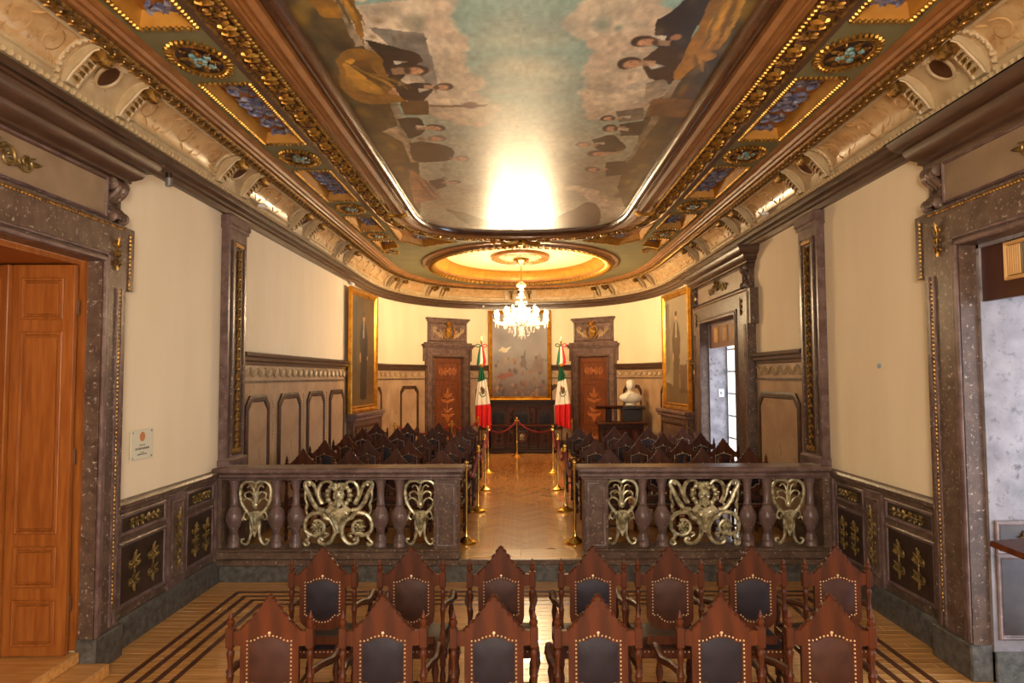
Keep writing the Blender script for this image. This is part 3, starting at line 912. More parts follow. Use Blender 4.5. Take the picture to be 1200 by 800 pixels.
for pts, c in (([(-1.18, 5.03), (-.76, 5.12), (-.78, 6.23), (-.97, 5.66)], (126, 122, 116)),
               ([(-1.48, 4.2), (-1.21, 4.3), (-1.23, 5.01), (-1.29, 5.18), (-1.3, 4.89), (-1.52, 4.83)], G1),
               ([(-1.27, 5.21), (-.92, 5.39), (-.85, 5.51), (-.89, 5.63), (-1.04, 5.86), (-1.18, 6.11), (-1.19, 5.74), (-1.21, 5.44)], DK),
               ([(-1.57, 5.57), (-1.4, 5.35), (-1.21, 5.44), (-1.19, 5.74), (-1.19, 6.19), (-1.1, 6.41), (-1.51, 6.44), (-1.65, 6.18)], G1),
               ([(-1.54, 5.65), (-1.41, 5.53), (-1.41, 5.82), (-1.28, 6.22), (-1.45, 6.18), (-1.56, 5.99)], G2),
               ([(-1.46, 5.65), (-1.32, 5.56), (-1.25, 5.96), (-1.28, 6.07), (-1.41, 5.82)], G3),
               ([(-1.17, 6.09), (-.86, 5.99), (-.81, 6.16), (-.96, 6.41), (-1.12, 6.37)], DK), ([(-1.17, 6.43), (-.9, 6.39), (-.94, 6.73), (-1.19, 6.75)], G3),
               ([(-.9, 6.49), (-.34, 6.51), (-.35, 6.56), (-.92, 6.55)], (120, 88, 62)), ([(-1.35, 4.4), (-1.3, 4.4), (-1.29, 5.31), (-1.35, 5.31)], (150, 134, 114)),
               ([(-1.27, 6.46), (-1.2, 6.47), (-1.29, 8.27), (-1.39, 8.27)], (150, 134, 114)), ([(-1.28, 6.86), (-1.07, 6.82), (-1.02, 6.99), (-1.06, 7.19), (-1.25, 7.42)], DK),
               ([(-1.53, 7.23), (-1.32, 7.05), (-1.29, 7.65), (-1.4, 7.44)], (180, 160, 134)), ([(-1.28, 7.59), (-1.08, 7.54), (-.81, 7.77), (-.85, 8.15), (-1.07, 8.28), (-1.33, 8.2)], (60, 42, 32)),
               ([(-1.25, 9.05), (-1.04, 8.97), (-1.04, 9.35), (-1.23, 9.56)], (48, 40, 36)), ([(-1.46, 8.55), (-1.28, 9.05), (-1.26, 10.03), (-1.65, 10.3)], (150, 98, 72)),
               ([(1.02, 4.94), (1.11, 4.83), (1.33, 4.3), (1.4, 4.82), (1.33, 5.08), (1.38, 5.44), (1.18, 5.43), (1.06, 5.33), (1.05, 5.19)], (30, 30, 36)),
               ([(1.01, 5.58), (1.13, 5.37), (1.36, 5.44), (1.39, 5.88), (1.36, 6.09), (1.14, 5.96), (1.04, 5.71)], (52, 36, 26)), ([(1.05, 5.63), (1.22, 5.73), (1.11, 5.79)], (205, 196, 180)),
               ([(1.36, 4.2), (1.53, 4.2), (1.59, 5.01), (1.64, 5.38), (1.55, 5.44), (1.63, 5.53), (1.49, 5.75), (1.42, 5.99), (1.34, 5.88), (1.35, 5.41), (1.35, 4.88)], (164, 112, 38)),
               ([(1.45, 4.6), (1.5, 5.0), (1.5, 5.3), (1.42, 5.2)], (196, 142, 56)), ([(1.12, 6.05), (1.27, 6.0), (1.35, 6.15), (1.31, 6.42), (1.23, 6.54)], (150, 136, 118)),
               ([(1.27, 6.4), (1.78, 6.45), (1.8, 6.89), (1.28, 6.83)], (120, 82, 46)), ([(1.37, 5.97), (1.44, 5.97), (1.43, 6.4), (1.35, 6.4)], (150, 134, 114)),
               ([(1.34, 6.83), (1.42, 6.83), (1.37, 8.21), (1.31, 8.34)], (150, 134, 114)), ([(.96, 6.71), (1.22, 6.61), (1.28, 6.9), (1.03, 7.01)], (104, 92, 80)),
               ([(1.04, 7.06), (1.29, 6.95), (1.32, 7.4), (1.1, 7.4)], DK), ([(.81, 7.5), (1.03, 7.37), (1.21, 7.8), (1.04, 7.97), (.89, 7.79)], (48, 36, 26)),
               ([(1.06, 8.33), (1.32, 8.27), (1.41, 8.85), (1.14, 8.95)], (56, 36, 26)), ([(.88, 10.62), (1.05, 10.25), (1.25, 10.63), (1.35, 11.79), (.65, 12.18), (.64, 11.19)], (84, 62, 40)),
               ([(-1.2, 10.6), (-.9, 10.9), (-.4, 11.8), (-.9, 11.9)], (110, 104, 70))):
    pt.poly(pts, c, .96, .4)
for (x, y, a, b) in ((-.93, 5.76, .11, .12), (-.72, 6.08, .09, .10), (-.92, 7.11, .11, .11), (-.94, 7.43, .12, .11), (-.73, 8.15, .08, .14), (-.92, 9.14, .09, .08), (.99, 5.29, .11, .11), (.92, 5.66, .11, .13),
                     (.9, 6.89, .08, .1), (.96, 7.18, .09, .13), (.73, 7.67, .09, .11), (.92, 8.0, .11, .13), (.93, 8.61, .1, .11)):
    sg = 1 if x < 0 else -1; k_ = int(abs(x * 100)) % 3
    pt.poly([(x - sg * a * 1.9, y - b * .35), (x - sg * a * .6, y - b * .45), (x - sg * a * .6, y + b * .5), (x - sg * a * 1.9, y + b * .5)], (190, 150, 116), .8)
    pt.ell(x + sg * a * .12, y - b * .05, a * 1.0, b * .95, ((54, 38, 30), (120, 110, 100), (44, 30, 24))[k_], .97, .2)
    pt.ell(x - sg * a * .14, y + b * .12, a * .82, b * .72, (204, 152, 116), .97, .3)
    if k_ != 2: pt.ell(x - sg * a * .72, y + b * .12, a * .34, b * .6, ((60, 42, 32), (140, 128, 116))[k_], .85, .5)
    for e in (-.3, .34): pt.ell(x + sg * a * .05, y + b * (.14 + e), a * .10, b * .15, (70, 44, 34), .8, .8)
    pt.ell(x - sg * a * .2, y + b * .16, a * .28, b * .12, (168, 108, 80), .7, .8); pt.ell(x - sg * a * .5, y + b * .14, a * .07, b * .26, (128, 68, 54), .8, .8)
pt.ell(-.5, 6.52, .08, .09, (120, 84, 66), .9); pt.ell(1.02, 6.12, .07, .1, (196, 184, 164), .9); pt.ell(1.22, 5.2, .05, .06, (176, 124, 92), .9, .4); pt.ell(-1.2, 6.2, .06, .07, (186, 136, 100), .9, .4)
for (x, y, dx, dy, n_, c) in ((-1.5, 5.6, .3, .55, 5, (186, 140, 56)), (-1.36, 4.4, .05, .6, 3, (170, 122, 46)), (1.42, 4.5, .05, .9, 4, (206, 152, 64)), (1.42, 5.5, .12, .35, 3, (196, 142, 58)), (-1.42, 8.9, .1, 1.1, 4, (178, 126, 98))):
    for i in range(n_):
        o = .05 * i; pt.poly([(x + o, y + .06 * i), (x + o + .02, y + .06 * i), (x + o + dx * .6 + .03, y + dy * .6), (x + o + dx, y + dy), (x + o + dx * .5, y + dy * .6)], c if i % 2 else tuple(v * .5 for v in c), .75)
for (x, y) in ((-1.02, 5.6), (-.88, 6.14), (-1.04, 7.06), (1.08, 5.2), (1.06, 6.84), (1.1, 7.2), (.9, 7.62)):
    sg = 1 if x < 0 else -1; pt.poly([(x + sg * .06, y), (x - sg * .07, y - .03), (x - sg * .07, y + .06)], (216, 206, 188), .9)
for i in range(40):
    sg = 1 if i % 2 else -1; x = sg * (.95 + .4 * pt.rng.random()); y = 4.4 + 5.2 * pt.rng.random(); pt.ell(x, y, .03 + .05 * pt.rng.random(), .05 + .1 * pt.rng.random(), ((96, 70, 46), (150, 116, 80), (52, 40, 34), (120, 104, 86))[i % 4], .45, .8)
pt.C *= (1 + (pt.fbm(X * 1.4, Y * .8, 16) - .5) * .34)[..., None]
pt.C *= np.array([1.04, 1.08, 1.09])
P3 = np.stack([X, Y, np.full_like(X, ZS + .02)], -1)[:, ::-1]
mural = ob('ceiling_painting', grid_mesh('ceiling_painting', P3, pt.C[:, ::-1], 'mural'))
tag(mural, 'large painted canvas of clouds and dark-suited figures set in the ceiling', 'painting')
frm = thing('ceiling_painting_frame', 'long dark and gilded moulded frame round the painting on the ceiling', 'frame')
build(MB().sweep(mpath, [(-.03, ZS + .03), (-.02, ZS - .02), (.02, ZS - .055), (.05, ZS - .06), (.07, ZS - .02), (.12, ZS - .015), (.13, ZS + .03)], caps=False), 'dark_moulding', 'dark_frame', frm)
build(MB().sweep(mpath, [(.12, ZS), (.13, ZS - .05), (.17, ZS - .075), (.20, ZS - .06), (.21, ZS - .035), (.25, ZS - .05), (.28, ZS - .03), (.30, ZS - .04), (.33, ZS - .02), (.36, ZS - .02), (.37, ZS)], caps=False), 'reeded_moulding', 'orange', frm)
build(MB().sweep(mpath, [(.36, ZS), (.365, ZS - .035), (.39, ZS - .04), (.40, ZS - .008), (.60, ZS - .008), (.61, ZS - .03), (.635, ZS - .03), (.64, ZS + .01)], caps=False), 'gilded_band', 'gold_dk', frm)
build(MB().sweep(mpath, [(.635, ZS), (.64, ZS - .02), (.70, ZS - .012), (.705, ZS + .01)], caps=False), 'brown_fillet', 'brown_mould', frm)
rs = MB()
for i in range(8):
    a = 2 * PI * i / 8; rs.leaf((.018 * math.cos(a), .018 * math.sin(a), -.012), (.082 * math.cos(a), .092 * math.sin(a), -.016), .026, (0, 0, -1), .02)
rs.ell((0, 0, -.03), (.024, .024, .018), 8, 5)
rsm = rs.mesh('rosette', 'gold_dk')
rb = MB().add([(.092 * math.cos(2 * PI * i / 16), .10 * math.sin(2 * PI * i / 16), -.011) for i in range(16)], [tuple(range(15, -1, -1))])
rb.tube([(.094 * math.cos(2 * PI * i / 16), .104 * math.sin(2 * PI * i / 16), -.014) for i in range(16)], .012, 5, closed=True)
rbm = rb.mesh('rosette_ring', 'brown_mould')
lp = MB()
for e in (-1, 1):
    lp.leaf((e * .09, -.05, -.01), (e * .03, .06, -.03), .035, (0, 0, -1), .03); lp.leaf((0, -.07, -.012), (e * .075, .045, -.03), .03, (0, 0, -1), .03)
lp.ell((0, .02, -.035), (.022, .03, .018), 7, 5)
lpm = lp.mesh('gilded_leaf_spray', 'gold')
S_ = [0]
for i in range(1, len(mpath)): S_.append(S_[-1] + math.dist(mpath[i][:2], mpath[i - 1][:2]))


def mural_at(s):
    i = max(0, min(len(S_) - 2, next((k for k in range(len(S_) - 1) if S_[k + 1] >= s), len(S_) - 2))); t = (s - S_[i]) / (S_[i + 1] - S_[i])
    return [mpath[i][k] * (1 - t) + mpath[i + 1][k] * t for k in range(4)]


def along_frame(pitch, phase, off, items):
    half = S_[-1] / 2; s = phase
    while s < half:
        for ss in (half - s, half + s):
            x, y, nx, ny = mural_at(ss); c = (x + nx * off, y + ny * off, ZS - .004)
            for nm, me in items: ob(nm, me, frm, c, math.atan2(-nx, ny))
            if s == 0: break
        s += pitch


along_frame(.43, .215, .50, (('rosette_ring', rbm), ('rosette', rsm)))
along_frame(.43, 0, .50, (('gilded_leaf_spray', lpm),))
edge = MB(); s = 0
while s < S_[-1]:
    x, y, nx, ny = mural_at(s); edge.ell((x + nx * .385, y + ny * .385, ZS - .042), (.022, .022, .016), 5, 4); s += .055
build(edge, 'bead_row', 'gold', frm, kind='stuff')

clip = MB().tube([(0, .10, -.05), (0, .16, -.10), (0, .26, -.085), (0, .36, -.075), (0, .40, -.03)], .03, 7).spiral((0, 0), 0, 0, 0, .1, .001, 0, 3, 10, 1, False)
for e in (-1, 1): clip.leaf((e * .01, .12, -.08), (e * .06, .38, -.07), .03, (0, 0, -1), .03); clip.ell((e * .045, .38, -.05), (.03, .03, .025), 7, 5)
clm = clip.mesh('gilded_clip', 'gold_lit')
for s_ in (-1, 1):
    for k in range(len(S_) - 1):
        ss = S_[-1] / 2 + s_ * S_[k]
        if 0 <= ss <= S_[-1] and mural_at(ss)[1] < 10.75: break
    x, y, nx, ny = mural_at(ss); ob('gilded_clip', clm, frm, (x, y, ZS), math.atan2(-nx, ny))

# ---------------------------------------------------------------- dome over the apse
dm = MB(); n = 64; up = .26
prof = [(1.035, ZS - .0), (1.03, ZS - .05), (.985, ZS - .055), (.965, ZS - .02), (.955, ZS + .05), (.93, ZS + .15), (.90, ZS + .20), (.875, ZS + .205), (.865, ZS + .18), (.84, ZS + .18), (.83, ZS + .22)]
E0 = [(MEX * math.cos(2 * PI * i / n), MEY * math.sin(2 * PI * i / n)) for i in range(n)]


def ering(prof): 
    mb = MB(); m = len(prof); vs = []; fs = []
    for (x, y) in E0:
        for (k, z) in prof: vs.append((x * k, MEC + y * k, z))
    for i in range(n):
        j = (i + 1) % n
        for k in range(m - 1): fs.append((i * m + k, j * m + k, j * m + k + 1, i * m + k + 1))
    return mb.add(vs, fs)


dome = build(ering([(.965, ZS - .02), (.955, ZS + .05), (.93, ZS + .16), (.90, ZS + .20), (.86, ZS + .21)]), 'dome_wall', 'yellow', ceil)
build(ering([(1.12, ZS + .004), (1.115, ZS - .03), (1.085, ZS - .045), (1.06, ZS - .02), (1.05, ZS - .05), (1.0, ZS - .06), (.97, ZS - .045), (.96, ZS)]), 'dome_rim', 'orange', ceil)
build(MB().add([(x * .88, MEC + y * .88, ZS + .21) for x, y in E0], [tuple(range(n - 1, -1, -1))]), 'dome_field', 'dome', ceil, smooth=0)
oc = MB(); w1 = MB().leaf((0, -.07, -.02), (.03, .10, -.045), .055, (0, 0, -1), .05, .02).leaf((.05, -.06, -.015), (.10, .085, -.04), .04, (0, 0, -1), .04, .02).ell((.07, .03, -.06), (.03, .03, .025), 7, 4); w1m = w1.mesh('gilded_leaf', 'gold_lit')
nw = 92
for i in range(nw):
    a = 2 * PI * i / nw; k = 1.005
    ob('gilded_leaf', w1m, ceil, (MEX * k * math.cos(a), MEC + MEY * k * math.sin(a), ZS - .035), math.atan2(MEX * math.sin(a), MEY * math.cos(a)) - PI / 2)
cl_ = MB()
for i in range(13):
    a = PI * (i - 6) / 7.5
    cl_.leaf((.06 * math.sin(a), .05 * math.cos(a), -.02), (.42 * math.sin(a), .20 * math.cos(a), -.06), .06, (0, 0, -1), .05, .03)
for e in (-1, 1):
    for k in range(3):
        P = [(e * (.18 + .16 * k) + .07 * (1 - .7 * h / 12) * math.cos(PI / 2 - e * h / 12 * 7.2), .02 - .01 * k + .07 * (1 - .7 * h / 12) * math.sin(PI / 2 - e * h / 12 * 7.2), -.05) for h in range(13)]; cl_.tube(P, taper(13, .022, .01), 5)
cl_.ell((0, 0, -.07), (.09, .07, .05), 10, 6)
ob('gilded_foliage_spray', cl_.mesh('gilded_foliage_spray', 'gold_lit'), ceil, (0, 12.86, ZS - .03))
build(ering([(.34, ZS + .21), (.335, ZS + .14), (.30, ZS + .12), (.285, ZS + .16), (.26, ZS + .15), (.25, ZS + .205)]), 'ceiling_rose', 'orange', ceil)
rr = MB()
for i in range(20):
    a = 2 * PI * i / 20
    rr.leaf((.10 * math.cos(a), MEC + .10 * math.sin(a), ZS + .19), (.46 * math.cos(a), MEC + .56 * math.sin(a), ZS + .17), .07, (0, 0, -1), .05)
build(rr, 'rose_leaves', 'plaster', ceil)

# ================================================================ wall dressings
def P2(s, d=0.0):
    x, y, nx, ny = wp(s); return x + nx * d, y + ny * d


def flora(w, h, seed=0):
    """gilt plant relief: a stem with paired scrolls and leaves, x,z plane"""
    mb = MB(); k = max(2, int(round(h / (w * .75)))); r = w * .22
    mb.tube([(0, .006, -h * .46), (0, .012, 0), (0, .006, h * .42)], [.010, .008, .005], 5)
    for i in range(k):
        z = -h * .42 + h * .84 * (i + .35) / k
        for e in (-1, 1):
            mb.spiral((e * r * .95, z + r * .3), r * .75, r * .2, -PI / 2 if e > 0 else -PI / 2, 1.15, .010, .01, 5, 9, e)
            mb.leaf((e * .01, .006, z - r * .4), (e * w * .40, .012, z + r * .15), w * .09, (0, 1, 0), .014, .01)
            mb.leaf((e * .006, .006, z + r * .5), (e * w * .25, .016, z + r * 1.5), w * .07, (0, 1, 0), .012, .01)
    mb.leaf((0, .006, h * .22), (0, .014, h * .49), w * .11, (0, 1, 0), .016, .01)
    mb.leaf((0, .006, -h * .25), (0, .012, -h * .5), w * .14, (0, 1, 0), .014)
    mb.ell((0, .014, h * .08), (w * .08, .016, w * .08), 8, 5); return mb


def flora_h(w, h):
    """the same lying down: a running scroll in the x,z plane"""
    T = Matrix.Rotation(PI / 2, 4, 'Y'); r = MB(); a = flora(h, w * .5)
    r.join(a, Matrix.Translation((w * .25, 0, 0)) @ T); r.join(a, Matrix.Translation((-w * .25, 0, 0)) @ Matrix.Rotation(-PI / 2, 4, 'Y'))
    r.ell((0, .014, 0), (h * .16, .018, h * .16), 9, 5); return r


def rect_frame(w, h, b, d, ch=None):
    """moulded rectangle, outer w by h, border b, proud by d; ch cuts the corners"""
    c = ch or 0.0
    def outline(k):
        W, H = w / 2 - k, h / 2 - k; q = c * (1 - k / (min(w, h))) if c else 0
        if not c: return [(-W, -H), (W, -H), (W, H), (-W, H)]
        return [(-W + q, -H), (W - q, -H), (W, -H + q), (W, H - q), (W - q, H), (-W + q, H), (-W, H - q), (-W, -H + q)]
    prof = [(0, 0), (0, d * .7), (b * .25, d), (b * .6, d * .75), (b * .75, d * .85), (b, d * .3), (b, 0)]
    R = [[(x, y, z) for x, z in outline(k)] for k, y in prof]; n = len(R[0]); mb = MB(); vs = [p for r in R for p in r]; fs = []
    for i in range(len(R) - 1):
        for k in range(n): fs.append((i * n + k, i * n + (k + 1) % n, (i + 1) * n + (k + 1) % n, (i + 1) * n + k))
    return mb.add(vs, fs)


def octo(w, h, c): return [(-w / 2 + c, -h / 2), (w / 2 - c, -h / 2), (w / 2, -h / 2 + c), (w / 2, h / 2 - c), (w / 2 - c, h / 2), (-w / 2 + c, h / 2), (-w / 2, h / 2 - c), (-w / 2, -h / 2 + c)]


# ---------------------------------------------------------------- low marble dado of the front half
def front_dado(name, sgn):
    S = sl if sgn < 0 else sr
    def sp(a, b): return sorted((S(a), S(b)))
    s0, s1 = sp(5.9, YS - .02)
    root = struct(name, MB().sweep([wp(s0), wp(s1)], [(0, .25), (.035, .25), (.035, 1.2), (0, 1.2)]), 'marble')
    build(MB().sweep([wp(s0), wp(s1)], [(0, 0), (.085, 0), (.085, .22), (.06, .26), (0, .26)]), 'base_stone', 'stone', root)
    build(MB().sweep([wp(s0), wp(s1)], [(0, 1.18), (.05, 1.18), (.055, 1.22), (.085, 1.235), (.09, 1.27), (.075, 1.295), (0, 1.30)]), 'cap_rail', 'marble', root)
    for a, b in ((6.90, 7.24), (7.96, YS - .02), (5.9, 6.02)):
        q = sp(a, b); build(MB().sweep([wp(q[0]), wp(q[1])], [(0, .26), (.065, .26), (.065, 1.2), (0, 1.2)]), 'stile', 'marble_red', root)
    mid = S(7.07); st = on_wall('stile_flower', flora(.16, .66).mesh('stile_flower', 'gilt_dull'), root, mid, .74, .065)
    rf = rect_frame(.24, .78, .03, .012); on_wall('stile_frame', rf.mesh('stile_frame', 'marble'), root, mid, .74, .064)
    for a, b in ((6.06, 6.86), (7.28, 7.92)):
        w = b - a; c = S((a + b) / 2)
        for zc, h, nm in ((1.075, .20, 'frieze_panel'), (.63, .58, 'lower_panel')):
            p = on_wall(nm, MB().box(-w / 2 + .03, w / 2 - .03, 0, .012, -h / 2 + .02, h / 2 - .02).mesh(nm, 'marble_panel'), root, c, zc, .034)
            ob('panel_frame', rect_frame(w, h, .04, .024).mesh('panel_frame', 'marble_red'), p)
            if h < .3: ob('gilt_flowers', flora_h(w * .72, h * .55).mesh('gilt_flowers', 'gilt_dull'), p, (0, .012, 0))
            else:
                m = flora(w * .3, h * .66).mesh('gilt_flowers', 'gilt_dull')
                for e in (-1, 1): ob('gilt_flowers', m, p, (e * w * .2, .012, 0))
    return root


front_dado('trim_3', -1); front_dado('trim_4', 1)

# ---------------------------------------------------------------- tall pilasters where the dais begins
def pilaster(name, sgn):
    S = sl if sgn < 0 else sr; c = S(8.38); w = .27
    x, y, nx, ny = wp(c); root = struct(name, MB().box(-w, w, 0, .10, .26, ZC - .03, .01), 'marble_red'); root.location = (x, y, 0); root.rotation_euler.z = rz_of((nx, ny))
    for a, b in ((-.19, -.14), (.14, .19)): build(MB().box(a, b, .10, .125, 1.45, 4.1, .008), 'raised_edge', 'marble', root)
    build(MB().box(-.14, .14, .10, .108, 1.45, 4.1), 'sunk_face', 'marble_dk', root)
    build(MB().box(-w - .03, w + .03, 0, .14, ZC - .16, ZC - .03, .015).box(-w - .015, w + .015, 0, .12, ZC - .2, ZC - .155), 'capital', 'marble_red', root)
    build(MB().box(-w - .03, w + .03, 0, .14, 1.28, 1.42, .02), 'plinth_block', 'marble_red', root)
    chn = MB(); z = 1.55; i = 0
    bm_ = MB().leaf((-.05, .108, -.05), (.0, .12, .07), .035, (0, 1, 0), .02, .01).leaf((.05, .108, -.05), (.0, .12, .07), .035, (0, 1, 0), .02, .01).ell((0, .12, -.045), (.024, .016, .024), 7, 5)
    me = bm_.mesh('husk', 'gold_dk')
    while z < 4.0: ob('husk', me, root, (0, 0, z)); z += .125
    for z_, n in ((1.50, 0), (4.05, 0)): build(MB().box(-.13, .13, .105, .125, z_ - .03, z_ + .03, .01), 'gilt_block', 'gold_dk', root)
    return root


pilaster('pillar_left', -1); pilaster('pillar_right', 1)

# ---------------------------------------------------------------- tall dado of the dais
ZF0, ZF1, ZK = 2.36, 2.57, 2.74
sw = MB()
sw.leaf((-.12, .0, .05), (.02, .006, -.06), .055, (0, 1, 0), .022, .008); sw.tube(bez([(-.13, .012, .055), (-.06, .02, -.02), (.03, .02, -.05), (.10, .014, .01), (.12, .012, .06)], 4), .011, 5)
sw.leaf((.02, .0, -.05), (.11, .01, .06), .04, (0, 1, 0), .02, .008); sw.ell((.125, .012, .055), (.02, .018, .02), 7, 5)
swag_me = sw.mesh('carved_swag', 'marble_light')
rail_h = MB().box(-.5, .5, 0, .012, -.5, .5)


def tall_dado(name, s0, s1, panels, skip=()):
    pth = wpath(s0, s1, .15)
    root = struct(name, MB().sweep(pth, [(0, ZD), (.025, ZD), (.025, ZK - .04), (0, ZK - .04)]), 'marble_tan')
    build(MB().sweep(pth, [(0, ZD), (.075, ZD), (.075, ZD + .22), (.05, ZD + .26), (0, ZD + .26)]), 'base_stone', 'marble', root)
    build(MB().sweep(pth, [(0, ZF1), (.05, ZF1), (.055, ZF1 + .04), (.085, ZF1 + .06), (.09, ZF1 + .10), (.12, ZF1 + .12), (.125, ZF1 + .155), (.10, ZK), (0, ZK)]), 'cap_rail', 'cornice', root)
    build(MB().sweep(pth, [(0, ZF0 - .03), (.05, ZF0 - .03), (.05, ZF0), (0, ZF0)]), 'frieze_fillet', 'marble', root)
    n = max(1, int((s1 - s0 - .06) / .275)); 
    for i in range(n): on_wall('carved_swag', swag_me, root, s0 + .03 + (s1 - s0 - .06) * (i + .5) / n, (ZF0 + ZF1) / 2, .025)
    for (c, w) in panels:
        z0, z1 = .82, 2.16; h = z1 - z0; zc = (z0 + z1) / 2
        p = on_wall('wall_panel', MB().prism(octo(w - .1, h - .1, .10), 0, .016, .006).mesh('wall_panel', 'marble_tan'), root, c, zc, .026)
        ob('panel_border', rect_frame(w, h, .10, .035, .14).mesh('panel_border', 'marble_dk'), p)
    ed = sorted([p[0] for p in panels])
    for a, b in zip(panels, panels[1:]):
        m = ((a[0] + a[1] / 2) + (b[0] - b[1] / 2)) / 2
        bd = MB()
        for k in range(26): bd.ell((0, .006, -.62 + 1.24 * k / 25), (.014, .012, .022), 6, 4)
        on_wall('bead_strip', bd.mesh('bead_strip', 'marble_light'), root, m, 1.5, .025)
    return root


def pan(S, a, b): return ((S(a) + S(b)) / 2, abs(b - a))


tall_dado('trim_5', sl(8.65), sl(13.95), [pan(sl, 8.82, 9.66), pan(sl, 10.03, 11.05), pan(sl, 11.40, 12.4), pan(sl, 12.74, 13.78)])
tall_dado('trim_6', sr(10.48), sr(8.65), [pan(sr, 8.86, 10.38)])
SD1, SD2 = sx_of(-2.18), LT - sx_of(-2.18)      # apse doors
DWH = .80
A0 = sl(13.95)
sp1 = [(sx_of(-3.62), .6), (sx_of(-3.22), 1.0)]
tall_dado('trim_7', A0, SD1 - DWH + .02, [(sl(15.6), .8), (sx_of(-3.60) + .1, .75), ((sx_of(-3.36) + SD1 - DWH) / 2 + .06, .86)])
tall_dado('trim_8', SD1 + DWH - .02, SD2 - DWH + .02, [(SD1 + DWH + .42, .5), (SM - .62, .9), (SM + .62, .9), (SD2 - DWH - .42, .5)])
tall_dado('trim_9', SD2 + DWH - .02, sr(13.95), [(LT - ((sx_of(-3.36) + SD1 - DWH) / 2 + .06), .86), (LT - sx_of(-3.60) - .1, .75), (sr(15.6), .8)])

# ---------------------------------------------------------------- doorways
def bracket():
    mb = MB().box(-.075, .075, 0, .06, -.20, .20, .01)
    for e in (-.05, 0, .05):
        mb.spiral((0, 0), 0, 0, 0, .1, .001, 0, 3, 10, 1, False)
        P = []; R = []
        for i in range(26):
            t = i / 25; a = PI * 2.6 * t; P.append((e, .075 + .055 * math.sin(a * 1.0) * (1 - .3 * t), .16 - .33 * t)); R.append(.030)
        mb.tube(P, R, 7)
    for z in (.13, -.15):
        for e in (-.085, .085): mb.ell((e, .09, z), (.02, .058, .058), 10, 6)
    return mb


def shell(w):
    mb = MB()
    for i in range(9):
        a = PI * (i / 8); mb.leaf((.02 * math.cos(a), .0, .0), (w * .16 * math.cos(a), .02, w * .02 + w * .13 * math.sin(a)), w * .028, (0, 1, 0), .026, .01)
    mb.ell((0, .02, -.005), (w * .03, .03, w * .03), 8, 5)
    for e in (-1, 1):
        mb.spiral((e * w * .22, -.01), w * .075, w * .02, PI if e > 0 else 0, 1.3, .015, .014, 6, 10, -e)
        mb.spiral((e * w * .36, .0), w * .06, w * .016, PI if e > 0 else 0, 1.3, .013, .014, 6, 10, e)
        for k in range(3): mb.leaf((e * w * (.12 + .11 * k), .0, -.02), (e * w * (.2 + .11 * k), .014, .05 * (-1) ** k), w * .022, (0, 1, 0), .016, .01)
        mb.leaf((e * w * .40, .0, 0), (e * w * .49, .012, .02), w * .02, (0, 1, 0), .014)
    return mb


BR = bracket().mesh('scroll_bracket', 'marble')


